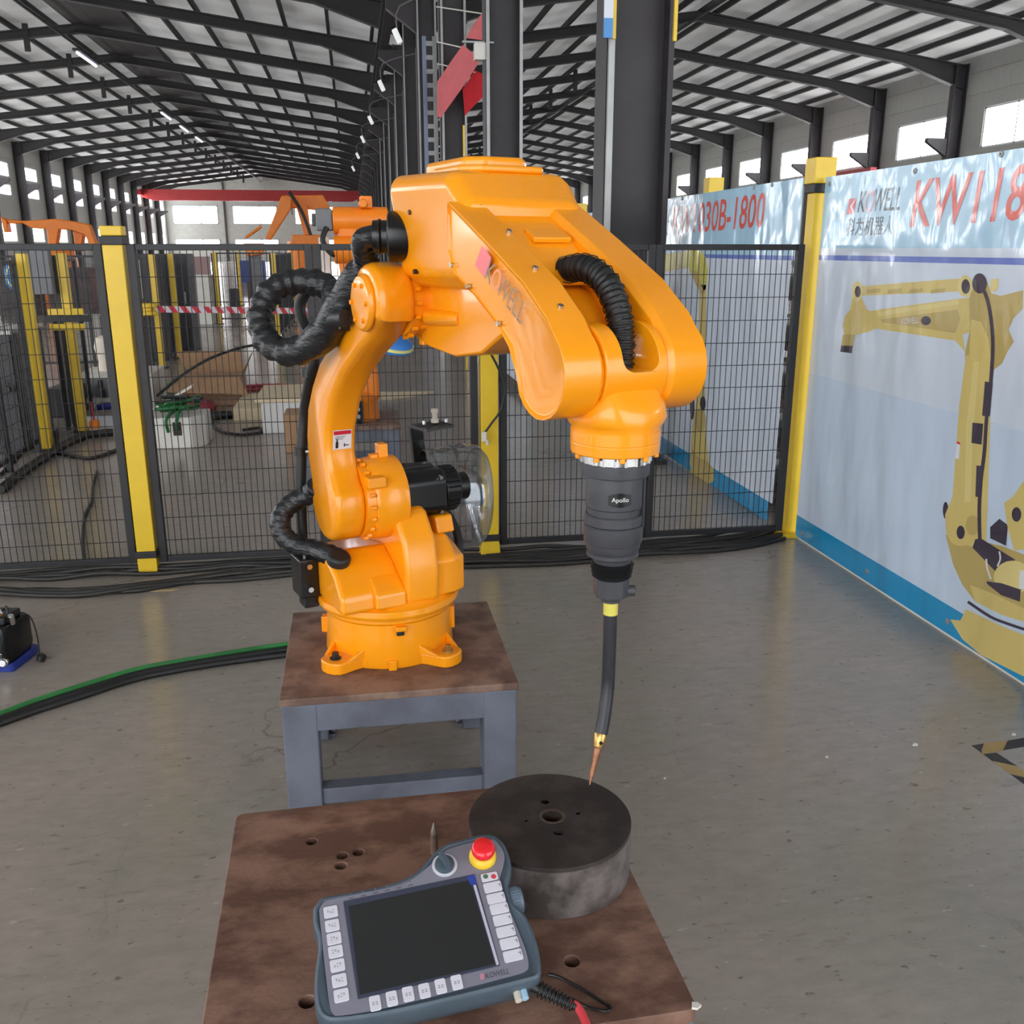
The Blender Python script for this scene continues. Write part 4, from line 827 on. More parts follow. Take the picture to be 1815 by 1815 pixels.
# ---- forearm: fork with two long flanks
def flank(sgn, nm):
    top = [(.775, 1.688), (.81, 1.672), (.93, 1.615), (1.07, 1.545), (1.15, 1.488)]
    bot = [(1.044, 1.383), (1.018, 1.428), (.975, 1.465), (.885, 1.513), (.80, 1.550), (.772, 1.60)]
    end = arc(1.125, 1.395, .083, 55, -145, 12)
    full = top + end + bot
    rings = []
    for y, dt, di in ((.146, .012, .010), (.150, .005, .004), (.152, .0, .0), (.11, .0, 0), (.09, .0, 0), (.078, .0, .0), (.066, .012, .008)):
        P = []
        for i, (x, z) in enumerate(full):
            if i < len(top):
                n = Vector((.46, .89)); P.append((x - n.x * dt * .6, z - n.y * dt))
            else:
                cx, cz = 1.05, 1.44; v = Vector((x - cx, z - cz)); k = 1 - di / max(v.length, .02)
                w = 0
                if i < len(top) + 6: w = dt * (1 - (i - len(top)) / 6.0) * .8
                q = Vector((cx, cz)) + v * k; P.append((q.x - .46 * w * .6, q.y - .89 * w))
        rings.append([(x, sgn * y, z - ZB) for x, z in P])
    bm = bm_new(); loft(bm, rings); return bm
fl = obj('forearm', flank(-1, 'l'), orange, rob, sharp=30, bevel=.006, seg=3)
obj('right_flank', flank(1, 'r'), orange, fl, sharp=30, bevel=.006, seg=3)
# bridge between the flanks with the sloping mouth of the hose channel
pr = [(.74, 1.60), (.735, 1.686), (.80, 1.662), (.885, 1.620), (.905, 1.602), (.93, 1.588), (.955, 1.56), (.965, 1.53), (.93, 1.535), (.86, 1.55), (.80, 1.56)]
bm = bm_new(); loft(bm, [[(x, y, z - ZB) for x, z in pr] for y in (-.075, .075)]); obj('bridge', bm, orange, fl, bevel=.012, seg=3)
bm = bm_new(); pr = [(.865, 1.625), (.90, 1.609), (.903, 1.620), (.868, 1.637)]; loft(bm, [[(x, y, z - ZB) for x, z in pr] for y in (-.03, .055)]); obj('bridge_lip', bm, orange, fl, bevel=.003)
pr = [(.82, 1.56), (.95, 1.52), (1.03, 1.455), (1.015, 1.43), (.90, 1.49), (.82, 1.53)]
bm = bm_new(); loft(bm, [[(x, y, z - ZB) for x, z in pr] for y in (-.07, .07)]); obj('channel_floor', bm, orange, fl, bevel=.008)
# swelling inside the right flank
bm = bm_new(); loft(bm, [[(x, y, z - ZB) for x, z in ((1.0 + a, 1.52 - .55 * a) if b else (1.0 + a - .02, 1.47 - .5 * a) for a, b in ((0, 1), (.05, 1), (.10, 1), (.10, 0), (.05, 0), (0, 0)))] for y in (.068,)] + [[(1.045, .045, 1.475 - ZB)] * 1 + [(1.05, .045, 1.472 - ZB), (1.055, .045, 1.468 - ZB), (1.05, .045, 1.464 - ZB), (1.047, .045, 1.466 - ZB), (1.045, .045, 1.47 - ZB)]]); obj('inner_swelling', bm, orange, fl, bevel=.004)
# screws along the flank
TOPL = [(.775, 1.688), (.81, 1.672), (.93, 1.615), (1.07, 1.545), (1.15, 1.488)]
def on_top(u, v):
    best = None
    for k in range(80):
        q = at_r(u, v, -.15 + k * .001)
        for a, b in zip(TOPL, TOPL[1:]):
            if a[0] <= q.x <= b[0]:
                e = abs(q.z + ZB - (a[1] + (b[1] - a[1]) * (q.x - a[0]) / (b[0] - a[0])))
                if best is None or e < best[0]: best = (e, q)
    return best[1]
for sgn in (-1,):
    for (u_, v_) in ((851, 365), (902, 412), (948, 477), (993, 545)):
        c = on_top(u_, v_); n = Vector((.46, 0, .89)).normalized(); bm = bm_new(); rod(bm, c - n * .008, c + n * .005, .0055, seg=10); obj('flank_screw', bm, chrome, fl)
    for (f_, z_) in ((.79, 1.568), (.86, 1.53), (.98, 1.468)):
        c = Vector((f_, -.147, z_ - ZB)); bm = bm_new(); rod(bm, c, c + Vector((0, -.008, 0)), .005, seg=10); obj('flank_screw', bm, chrome, fl)
# maker's lettering on the left flank, running down the slope
inkg = mat('flank_lettering', srgb(150, 112, 78), .4); inkp = mat('flank_lettering_pink', srgb(240, 108, 112), .4); inkp2 = mat('flank_lettering_salmon', srgb(250, 140, 92), .4)
o_ = at_r(843, 470, -.153); e_ = at_r(924, 576, -.153)
dx = (e_ - o_).normalized(); upv = Vector((-dx.z, 0, dx.x)); 
if upv.z < 0: upv = -upv
Lt = (e_ - o_).length; Ht = .042
def flk(nm, body, m, t0, t1, shear=.15): M = axes(o_ + dx * (Lt * t0) + Vector((0, -.0018, 0)), dx, upv); return text_fit(nm, body, m, fl, M, Lt * (t1 - t0), Ht, shear)
M = axes(o_ + Vector((0, -.0018, 0)), dx, upv); bm = bm_new(); bm.faces.new([bm.verts.new(M @ Vector(p)) for p in ((.0, 0, 0), (.042, 0, 0), (.05, .045, 0), (.008, .045, 0))]); obj('logo_square', bm, inkp, fl)
flk('logo_letter', 'K', inkg, .22, .36); flk('logo_letter', 'O', inkp2, .35, .50); flk('logo_letter', 'WELL', inkg, .49, 1.0)

# ---- corrugated hose through the fork
hp = [Vector((.86, .012, 1.545)), Vector((.95, .012, 1.56)), Vector((1.02, .012, 1.565)), Vector((1.085, .012, 1.54)), Vector((1.125, .012, 1.49)), Vector((1.14, .010, 1.44)), Vector((1.143, .006, 1.39)), Vector((1.143, .004, 1.35))]
hp = [p - Vector((0, 0, ZB)) for p in hp]
bm = bm_new(); tube(bm, hp, lambda t_, i: .0218 + (.0018, .0018, -.0012, -.0012)[i % 4], 20, 24); hose = obj('corrugated_hose', bm, rubber, rob, sharp=80)
P = smooth_path(hp, 60); bm = bm_new(); hel = []
for i, p in enumerate(P[::3]):
    j = min(i * 3, len(P) - 2); d = (P[j + 1] - P[j]).normalized(); x = Vector((0, 1, 0)); y = d.cross(x).normalized(); a = i * 2 * math.pi / 6.0
    hel.append(p + x * (.0255 * math.cos(a)) + y * (.0265 * math.sin(a)))
bm = bm_new(); tube(bm, hel, .0011, 5, 2); obj('spring_guard', bm, black_gl, hose)

# ---- wrist: yoke between the fork tips and round neck
J5 = Vector((1.125, 0, 1.395 - ZB))
bm = bm_new(); lathe(bm, J5 + Vector((0, -.0655, 0)), (0, 1, 0), [(0, .07), (.0, .0775), (.003, .080), (.128, .080), (.131, .0775), (.131, .07)], 56); wy = obj('wrist_yoke', bm, orange, rob, sharp=40)
cut = bm_new(); loft(cut, [[(f_, y, z) for y, z in [(-.030, .2)] + [(-.030, .03)] + arc(-.008, .024, .022, 180, 270, 5) + arc(.025, .024, .022, 270, 360, 5) + [(.047, .03), (.047, .2)]] for f_ in (-.2, .2)])
cut.transform(Matrix.Translation((J5.x, 0, 1.394 - ZB)))
boolcut(wy, cut); bv = wy.modifiers.new('bevel', 'BEVEL'); bv.width = .004; bv.segments = 2; bv.limit_method = 'ANGLE'; bv.angle_limit = R(40)
bm = bm_new(); rod(bm, (J5.x, -.0665, J5.z), (J5.x, .0665, J5.z), .0785, seg=48); bm.free()
bm = bm_new()
def sup(z, a, b, n=40, e=.7, c=1.135):
    return [(c + math.copysign(abs(math.cos(2 * math.pi * i / n)) ** e, math.cos(2 * math.pi * i / n)) * a, math.copysign(abs(math.sin(2 * math.pi * i / n)) ** e, math.sin(2 * math.pi * i / n)) * b, z - ZB) for i in range(n)]
loft(bm, [sup(1.380, .060, .063, e=.35, c=1.127), sup(1.352, .072, .066, e=.4, c=1.132), sup(1.335, .080, .078, e=.6, c=1.138), sup(1.312, .083, .0855, e=.75, c=1.142), sup(1.300, .082, .083, e=.9, c=1.143), sup(1.294, .0805, .080, e=1, c=1.143), sup(1.286, .0805, .0805, e=1, c=1.143)]); wn = obj('wrist_neck', bm, orange, rob, sharp=45)
bm = bm_new(); lathe(bm, (1.143, 0, 1.288 - ZB), (0, 0, -1), [(0, .080), (.0, .0815), (.02, .0815), (.0215, .0805), (.0225, .0815), (.040, .0805), (.042, .078)], 56); obj('neck_ring', bm, orange, wn, bevel=.0015)
for k in range(10):
    a = 2 * math.pi * (k + .3) / 10; c = Vector((1.143 + .074 * math.cos(a), .074 * math.sin(a), 1.248 - ZB)); bm = bm_new(); rod(bm, c, c - Vector((0, 0, .010)), .006, seg=10); obj('ring_stud', bm, orange, wn, bevel=.002)

# ---- welding torch
TF = 1.145
def tz(y): return 1.224 - (y - 820) * .001085 - ZB
def tl(bm, prof, seg=48): return loft(bm, [[(TF + r * math.cos(2 * math.pi * i / seg), r * math.sin(2 * math.pi * i / seg), tz(y)) for i in range(seg)] for y, r in prof])
bm = bm_new(); tl(bm, [(798, .0635), (816, .0635)]); torch = obj('torch_flange', bm, chrome, rob, bevel=.001)
bm = bm_new()
for k in range(40):
    a = 2 * math.pi * k / 40
    if k % 2: continue
    c = Vector((TF + .0635 * math.cos(a), .0635 * math.sin(a), tz(799))); rod(bm, c, c - Vector((0, 0, .018)), .0028, seg=6)
obj('flange_knurl', bm, chrome, torch)
bm = bm_new(); tl(bm, [(816, .0625), (819, .0632), (838, .0625), (839, .056)]); obj('torch_collar', bm, torch_grey, torch, bevel=.0015)
bm = bm_new(); tl(bm, [(839, .0522), (841, .0528), (893, .0525), (895, .0505)]); obj('torch_body', bm, torch_grey, torch, bevel=.001)
bm = bm_new(); tl(bm, [(895, .0495), (906, .0492)]); obj('torch_groove', bm, torch_grey, torch)
bm = bm_new(); tl(bm, [(906, .0515), (908, .0535), (923, .0535), (925, .0515)]); obj('torch_band', bm, torch_grey, torch)
bm = bm_new(); tl(bm, [(925, .0525), (927, .0548), (955, .0545), (958, .0525)]); obj('torch_body', bm, torch_grey, torch)
bm = bm_new(); tl(bm, [(958, .0515), (966, .0505), (972, .0475)]); obj('torch_band', bm, torch_grey, torch)
bm = bm_new(); tl(bm, [(972, .045), (975, .0485), (981, .0485), (984, .043), (986, .0365), (994, .0345)]); obj('torch_skirt', bm, torch_grey, torch)
bm = bm_new(); prof = [(994, .032)]
for k in range(4): prof += [(995 + k * 7, .0315), (998 + k * 7, .0415 - .0013 * k), (1000.5 + k * 7, .0325)]
tl(bm, prof + [(1024, .031)]); obj('bellows', bm, rubber, torch, sharp=70)
bm = bm_new(); loft(bm, [[(TF + x, y, tz(v)) for x, y in rrect(-.031, -.031, .031, .031, .016, 1)] for v in (1023, 1056)]); bm.transform(Matrix.Translation((TF, 0, 0)) @ Matrix.Rotation(R(-22), 4, 'Z') @ Matrix.Translation((-TF, 0, 0))); obj('clamp_block', bm, torch_grey, torch, bevel=.002)
bm = bm_new(); rod(bm, (TF + .02, .022, tz(1046)), (TF + .029, .035, tz(1046)), .0105, seg=14); obj('clamp_screw', bm, torch_grey, torch, bevel=.0015)
bm = bm_new(); tl(bm, [(1056, .021), (1062, .021), (1063, .0185), (1068, .0188)], 32); obj('neck_nut', bm, torch_grey, torch, bevel=.001)
bm = bm_new(); tl(bm, [(1067, .0139), (1092, .0139)], 28); obj('yellow_label', bm, mat('label_yellow', srgb(222, 210, 96), .45, var=.1, vscale=60), torch)
tip = loc(Vector((.408, 1.549, .6045)))
n0 = Vector((TF, 0, tz(1088))); n1 = Vector((TF, 0, .83 - ZB)); n2 = Vector((TF + .001, -.002, .775 - ZB)); n3 = Vector((TF + .010, -.014, .725 - ZB)); n4 = Vector((TF + .017, -.026, .69 - ZB))
ax = (tip - n4).normalized()
bm = bm_new(); tube(bm, [n0, n1, n2, n3, n4], .0130, 24, 8); obj('swan_neck', bm, mat('neck_black', srgb(40, 40, 46), .42, var=.1), torch)
L = (tip - n4).length
bm = bm_new(); lathe(bm, n4 - ax * .002, ax, [(0, .0122), (.004, .0132), (.018, .0128), (.022, .011), (.028, .0102), (.031, .0085)], 24); obj('gas_diffuser', bm, brass, torch, bevel=.001)
c = n4 + ax * .012 + Vector((.0095, -.005, 0)); bm = bm_new(); rod(bm, c, c + Vector((.0045, -.001, 0)), .0035, seg=10); obj('diffuser_hole', bm, black_gl, torch)
bm = bm_new(); lathe(bm, n4 + ax * .029, ax, [(0, .0072), (.022, .0066), (.024, .0056), (.05, .0052), (.056, .0034), (L - .029 - .008, .0022), (L - .029, .0011)], 20); obj('contact_tip', bm, copper, torch)
# badge on the torch
bd = (Vector((0, 0, 0)))
ang = math.atan2(-.10, 1.0)       # badge faces forward, a little right
def on_cyl(a, z, r): return Vector((TF + r * math.cos(a), r * math.sin(a), z))
a0 = R(-24); zc = tz(873)
for nm, m, hw, hh, r_ in (('badge_plate', black_gl, .021, .013, .0548), ('badge_face', mat('badge_black', srgb(20, 20, 22), .3), .0185, .0075, .0554)):
    bm = bm_new(); n = 16; vs = []
    for i in range(n + 1):
        a = a0 + (-hw + 2 * hw * i / n) / .0538; h = hh * (1 - (.35 * (abs(2 * i / n - 1)) ** 2 if nm == 'badge_plate' else 0)); vs.append((bm.verts.new(on_cyl(a, zc - h, r_)), bm.verts.new(on_cyl(a, zc + h, r_))))
    for i in range(n): bm.faces.new((vs[i][0], vs[i + 1][0], vs[i + 1][1], vs[i][1]))
    obj(nm, bm, m, torch)
me = text_mesh('Apollo', 1.0); xs = [v.co.x for v in me.vertices]; ys = [v.co.y for v in me.vertices]; w_, h_ = max(xs) - min(xs), max(ys) - min(ys); x0, y0 = min(xs), min(ys)
for v in me.vertices:      
    u_ = (v.co.x - x0) / w_ - .5; q = (v.co.y - y0) / h_ - .5
    v.co = on_cyl(a0 + (u_ * .030) / .0538, zc + q * .0105, .0559)
me.materials.clear(); me.materials.append(mat('badge_white', srgb(232, 232, 232), .5)); me.name = 'badge_letters'
bo = bpy.data.objects.new('badge_letters', me); COL.objects.link(bo); bo.parent = torch
bm = bm_new(); box(bm, (-.006, .0525, tz(930)), (.006, .0575, tz(840))); bm.transform(Matrix.Translation((TF, 0, 0)) @ Matrix.Rotation(R(-40), 4, 'Z')); obj('side_rail', bm, black_gl, torch, bevel=.001)

# ---- fabric sleeve loop at the elbow, lower sleeve loop, tube down the arm
def wr_(i, a=.1): return 1 + a * math.sin(i * 1.9) * math.sin(i * .71 + 1)
gp = g0 + gd * .045
SL = [gp, gp + gd * .03 + Vector((0, 0, -.008))] + [at_f(u, v, f) for u, v, f in ((652, 462, .36), (630, 500, .31), (604, 548, .26), (578, 588, .2), (545, 615, .13), (505, 624, .06), (474, 606, .0), (462, 575, -.04), (466, 540, -.06), (488, 511, -.06), (520, 500, -.05), (555, 500, -.02), (585, 512, .02), (606, 535, .08))]
def srad(t_, i):
    b = .025 + .017 * min(1, max(0, t_ - .08) * 7)
    if t_ > .34: b = max(.034, .042 - (t_ - .34) * .06)
    return b * (1 + (.10 if t_ > .42 else .02) * math.sin(i * 1.7) + .05 * math.sin(i * .8 + 1))
bm = bm_new(); tube(bm, SL, srad, 20, 6); sl = obj('cable_sleeve', bm, sleeve_m, rob, sharp=80)
for k in (0, 1, 2, 3):
    pts = SL[1] + (SL[2] - SL[1]) * (.15 + .2 * k); d = (SL[2] - SL[1]).normalized(); bm = bm_new(); lathe(bm, pts, d, [(0, .027 + .001 * k), (.003, .029 + .001 * k), (.006, .027 + .001 * k)], 20); obj('tie_ring', bm, black_gl, sl)
SL2 = [at_f(u, v, f) for u, v, f in ((566, 500, -.1), (545, 515, -.14), (533, 535, -.16), (532, 555, -.16), (540, 580, -.14), (552, 605, -.1), (556, 640, -.06), (548, 680, -.10), (540, 730, -.16), (535, 790, -.17), (533, 850, -.17), (534, 910, -.17), (537, 970, -.16), (543, 1020, -.12), (552, 1045, -.08))]
bm = bm_new(); tube(bm, SL2, lambda t_, i: .0165, 16, 5); obj('arm_conduit', bm, rubber, rob)
for (u, v, f) in ((546, 660, -.09), (533, 800, -.17)):
    c = at_f(u, v, f); bm = bm_new(); lathe(bm, c, (0, 0, 1), [(-.012, .018), (-.012, .0195), (.012, .0195), (.012, .018)], 18); o2 = obj('conduit_clip', bm, black_gl, rob); bm = bm_new(); rod(bm, c + Vector((.012, .012, 0)), c + Vector((.022, .026, 0)), .007, seg=8); obj('clip_screw', bm, chrome, o2)
SL3 = [at_f(u, v, f) for u, v, f in ((562, 862, -.10), (548, 876, -.13), (522, 888, -.15), (502, 908, -.15), (496, 930, -.14), (505, 952, -.12), (530, 968, -.09), (560, 975, -.04), (588, 985, .03), (606, 993, .05))]
bm = bm_new(); tube(bm, SL3, lambda t_, i: .030 * (1 + .06 * math.sin(i * 1.9)), 18, 6); obj('lower_sleeve', bm, sleeve_m, rob, sharp=80)
bm = bm_new(); lathe(bm, at_f(600, 992, .07), (.5, .1, 1), [(-.01, .034), (.012, .034), (.02, .026)], 24); obj('sleeve_boot', bm, rubber, rob, bevel=.004)
SL4 = [(.30, -.115, 1.45 - ZB), (.26, -.09, 1.40 - ZB), (.20, -.06, 1.33 - ZB), (.12, -.06, 1.24 - ZB)]
bm = bm_new(); tube(bm, [(.33, -.21, 1.44 - ZB), (.25, -.22, 1.43 - ZB), (.18, -.2, 1.40 - ZB), (.12, -.17, 1.36 - ZB)], .02, 12, 5); obj('elbow_lead', bm, rubber, rob)
bm = bm_new(); box(bm, (.20, -.215, 1.405 - ZB), (.29, -.125, 1.47 - ZB)); obj('plug_box', bm, black_gl, rob, bevel=.006)
for q in ((.29, -.19, 1.45), (.29, -.15, 1.43)):
    bm = bm_new(); rod(bm, (q[0], q[1], q[2] - ZB), (q[0] + .012, q[1], q[2] - ZB), .009, seg=10); obj('plug_screw', bm, chrome, rob)
bm = bm_new(); tube(bm, [at_f(u, v, f) for u, v, f in ((845, 585, .3), (868, 592, .35), (893, 580, .45), (905, 566, .55))], .014, 10, 5); obj('belly_lead', bm, rubber, rob)
bm = bm_new(); tube(bm, [(-.1, .24, .80 - ZB), (-.06, .26, .74 - ZB), (-.02, .25, .68 - ZB), (-.0, .24, .60 - ZB)], .014, 10, 5); obj('turret_lead', bm, rubber, rob)

# ---- clear wire-spool cover on a black bracket behind the shoulder motor
clear = bpy.data.materials.new('clear_plastic'); clear.use_nodes = True; nt = clear.node_tree; nt.nodes.remove(nt.nodes['Principled BSDF'])
tr = nd(nt, 'ShaderNodeBsdfTransparent'); tr.inputs[0].default_value = (.90, .91, .92, 1); gl = nd(nt, 'ShaderNodeBsdfGlossy'); gl.inputs['Roughness'].default_value = .07; gl.inputs[0].default_value = (.9, .92, .95, 1)
fr = nd(nt, 'ShaderNodeLayerWeight'); fr.inputs[0].default_value = .25; mr = nd(nt, 'ShaderNodeMapRange'); mr.inputs[3].default_value = .05; mr.inputs[4].default_value = .55; mx = nd(nt, 'ShaderNodeMixShader')
lk(nt, fr.outputs['Facing'], mr.inputs[0]); lk(nt, mr.outputs[0], mx.inputs[0]); lk(nt, tr.outputs[0], mx.inputs[1]); lk(nt, gl.outputs[0], mx.inputs[2]); lk(nt, mx.outputs[0], nt.nodes['Material Output'].inputs[0])
SPW = Vector((.345, 3.02, .80)); sp = loc(SPW); sd = Vector((-.35, .93, -.12)).normalized()
sdl = Vector((sd.dot(EF), sd.dot(ER), sd.z)); sdl = Vector((.18, .98, -.05)).normalized()
x_, y_ = frame_of(sdl)
def ering(h, r, e=1.0): return [sp + sdl * h + Vector((math.cos(2 * math.pi * i / 48), 0, 0)) * 0 + x_ * (r * .86 * math.cos(2 * math.pi * i / 48)) + y_ * (r * e * math.sin(2 * math.pi * i / 48)) for i in range(48)]
bm = bm_new(); loft(bm, [ering(-.15, .160), ering(-.06, .174), ering(.0, .178), ering(.035, .172), ering(.055, .150), ering(.062, .11), ering(.064, .04)], caps=False); cov = obj('spool_cover', bm, clear, rob, sharp=60)
sol = cov.modifiers.new('shell', 'SOLIDIFY'); sol.thickness = .003
bm = bm_new(); lathe(bm, sp + sdl * -.07, sdl, [(0, .026), (.10, .026), (.10, .034), (.125, .034)], 24); obj('spool_hub', bm, mat('hub_blue_grey', srgb(120, 132, 150), .4), cov, bevel=.002)
b0 = loc(Vector((.235, 3.02, 0)))
bm = bm_new()
q = [loc(at_y(u, v, 3.08)) for u, v in ((727, 758), (750, 765), (760, 840), (738, 850))]
loft(bm, [[p + ER_ for p in q] for ER_ in (Vector((0, 0, 0)), Vector((-.02, .0, 0)))]); br = obj('spool_bracket', bm, black_gl, rob, bevel=.002)
q = [loc(at_y(u, v, yy)) for u, v, yy in ((727, 757, 3.08), (757, 766, 3.0), (806, 757, 3.02), (778, 748, 3.12))]
bm = bm_new(); loft(bm, [[p + Vector((0, 0, d_)) for p in q] for d_ in (0, .008)]); obj('bracket_shelf', bm, black_gl, br, bevel=.002)
c = loc(at_y(771, 752, 3.06)); bm = bm_new(); lathe(bm, c + Vector((0, 0, .006)), (0, 0, 1), [(0, .013), (.012, .013), (.014, .009), (.03, .009), (.034, .012), (.046, .012)], 16); obj('wire_inlet', bm, mat('frosted_nylon', srgb(200, 190, 178), .3, spec=.6), br)
for (u, v) in ((752, 752), (791, 748)):
    c = loc(at_y(u, v, 3.05)); bm = bm_new(); rod(bm, c, c + Vector((0, 0, .012)), .006, seg=8); obj('bracket_bolt', bm, chrome, br)
bm = bm_new(); q0 = loc(Vector((.245, 2.98, .86))); box(bm, (-.16, .10, .70 - ZB), (-.13, .24, .90 - ZB)); obj('bracket_stay', bm, black_gl, br, bevel=.002)
# ================================================================== TEACH PENDANT
PTILT = R(21)
pA = at_z(563, 1795, .557); pB = at_z(952, 1737, .557); pX = (pB - pA).normalized(); pH = Vector((-pX.y, pX.x, 0)); pY = pH * math.cos(PTILT) + Vector((0, 0, math.sin(PTILT))); pN = pX.cross(pY)
def pz(x, y):       # where the sight line meets the pendant's face, as (along, up) on that face
    d = sight(540 + x / 4.321, 1460 + y / 4.321); q = CAM + d * ((pA - CAM).dot(pN) / d.dot(pN)) - pA; return Vector((q.dot(pX), q.dot(pY), 0))
PTZ = 0.0; TZ0 = TZ; TZ = 0.553
pend = thing('teach_pendant', 'grey teach pendant with dark screen and red stop button propped against the drum', 'pendant')
pend.matrix_world = axes(pA, pX, pY)
PO = Vector((0, 0, 0))
def pl(x, y, z=0): return pz(x, y)
outl = [(60, 640), (110, 570), (175, 540), (380, 505), (580, 465), (760, 408), (880, 330), (980, 220), (1075, 142), (1220, 100), (1380, 66), (1470, 85), (1545, 165), (1588, 300), (1580, 400), (1565, 470), (1600, 590), (1690, 680), (1750, 800), (1800, 960), (1818, 1110), (1795, 1180), (1700, 1215), (1400, 1290), (1000, 1385), (600, 1470), (250, 1515), (140, 1490), (90, 1420), (70, 1300), (75, 1120), (98, 960), (92, 860), (62, 760)]
def inset(P, d):
    n = len(P); c = Vector((sum(p[0] for p in P) / n, sum(p[1] for p in P) / n)); res = []
    for i in range(n):
        a = Vector(P[i - 1]); b = Vector(P[i]); e = Vector(P[(i + 1) % n]); t_ = (e - a).normalized(); nn = Vector((-t_.y, t_.x)); res.append(tuple(b + nn * d))
    return res
S_ = smooth_path([(x, y, 0) for x, y in outl + outl[:1]], 3)[:-1]; S_ = [(p.x, p.y) for p in S_]
blueg = mat('blue_grey_rubber', srgb(78, 92, 104), .42, var=.15, vscale=12); panelg = mat('pendant_panel', srgb(128, 126, 140), .45, var=.05, vscale=10)
def ring_(d, z): return [(lambda p: (p.x, p.y, z - TZ))(pz(x, y)) for x, y in inset(S_, d)]
bm = bm_new(); loft(bm, [ring_(30, .5015), ring_(8, .506), ring_(0, .520), ring_(0, .540), ring_(6, .549), ring_(16, .5525), ring_(34, .5535), ring_(42, .5510)]); body = obj('shell', bm, blueg, pend, sharp=60)
bm = bm_new(); pan = [(110, 660), (150, 600), (230, 575), (620, 498), (800, 440), (930, 345), (1040, 245), (1120, 190), (1400, 120), (1480, 150), (1530, 240), (1520, 330), (1495, 430), (1530, 560), (1610, 760), (1690, 960), (1715, 1080), (1690, 1130), (1560, 1170), (1000, 1315), (560, 1420), (270, 1470), (215, 1450), (190, 1380), (150, 1050)]
PS = smooth_path([(x, y, 0) for x, y in pan + pan[:1]], 3)[:-1]
loft(bm, [[(lambda p: (p.x, p.y, z - TZ))(pz(p_.x, p_.y) - PO) for p_ in PS] for z in (.5500, .5537)]); panel = obj('panel', bm, panelg, pend, sharp=50)
X_ = ((pl(1290, 400) - pl(310, 600)).normalized() + (pl(1480, 1100) - pl(400, 1340)).normalized()).normalized(); Y_ = Vector((-X_.y, X_.x, 0))
def quadp(nm, m, pts, z0, z1, par, bevel=0):
    bm = bm_new(); loft(bm, [[(p.x, p.y, z - TZ) for p in (pl(x, y) for x, y in pts)] for z in (z0, z1)]); return obj(nm, bm, m, par, bevel=bevel)
bez = quadp('screen_bezel', mat('bezel_dark', srgb(58, 62, 80), .35), [(296, 600), (1300, 392), (1496, 1092), (408, 1350)], .5537, .5552, pend, .001)
quadp('screen_glass', mat('screen_glass', srgb(40, 41, 42), .28, var=.06, vscale=9), [(338, 640), (1265, 440), (1455, 1080), (425, 1315)], .5552, .5557, bez)
quadp('blue_film_corner', mat('film_blue', srgb(48, 70, 160), .2), [(1235, 415), (1300, 397), (1318, 470), (1275, 480)], .5558, .5561, bez)
quadp('bezel_glint_strip', mat('glint_white', srgb(190, 190, 206), .2), [(1290, 480), (1310, 475), (1488, 1085), (1468, 1092)], .5558, .5561, bez)  # pale strip colours in a glint along the bezel edge
btn = mat('key_white', srgb(214, 212, 222), .45, var=.05, vscale=30); prnt = mat('key_print', srgb(96, 94, 106), .5)
def key(cx, cy, w, h, marks):
    c = pl(cx, cy); M = axes((c.x, c.y, .5537 - TZ), X_, Y_); bm = bm_new(); prism(bm, rrect(-w / 2, -h / 2, w / 2, h / 2, .0028, 3), 0, .0022, 'z'); bm.transform(M); k = obj('key', bm, btn, panel, bevel=.0006)
    bm = bm_new()
    for (x, y, ww, hh) in marks:
        bm.faces.new([bm.verts.new(M @ Vector((x + a * ww / 2, y + b * hh / 2, .0025))) for a, b in ((-1, -1), (1, -1), (1, 1), (-1, 1))])
    obj('key_print', bm, prnt, k)
sc = (pl(1290, 400) - pl(310, 600)).length / 1000.0
for cx, cy in ((200, 680), (212, 785), (226, 885), (238, 985), (252, 1090), (266, 1205), (282, 1320)):
    key(cx, cy, 104 * sc, 92 * sc, [(x, y, .0024, .0009) for x in (-.004, 0, .004) for y in (-.0022, 0, .0022) if (cx + int(x * 1000) + int(y * 2000)) % 3])
for cx, cy in ((1440, 490), (1465, 575), (1490, 655), (1515, 740), (1540, 830), (1568, 920), (1595, 1015)):
    key(cx, cy, 142 * sc, 84 * sc, [(.012, .001, .001, .006), (.0105, .002, .003, .001)])
for cx, cy in ((540, 1380), (668, 1345), (793, 1310), (918, 1285), (1042, 1250), (1165, 1220)):
    key(cx, cy, 78 * sc, 106 * sc, [(x, y, .003, .001) for x in (-.0025, .0025) for y in (-.002, 0.0008)])
key(1415, 412, 132 * sc, 70 * sc, [])
for (x, m) in ((1385, mat('lamp_green', srgb(72, 112, 88), .4)), (1446, mat('lamp_red', srgb(206, 66, 76), .4))):
    c = pl(x, 412); bm = bm_new(); lathe(bm, (c.x, c.y, .5560 - TZ), (0, 0, 1), [(0, .0042), (.0006, .0038)], 14); obj('indicator', bm, m, panel)
for cx, cy in ((352, 540), (445, 520), (537, 498), (627, 480), (715, 460), (805, 440)):
    c = pl(cx, cy); bm = bm_new(); lathe(bm, (c.x, c.y, .5537 - TZ), (0, 0, 1), [(0, .0016), (.0006, .0014)], 10); M = axes((c.x, c.y, .5540 - TZ), X_, Y_)
    bm.faces.new([bm.verts.new(M @ Vector(p)) for p in ((-.004, -.009, 0), (.004, -.009, 0), (.004, -.0062, 0), (-.004, -.0062, 0))]); obj('status_mark', bm, prnt, panel)
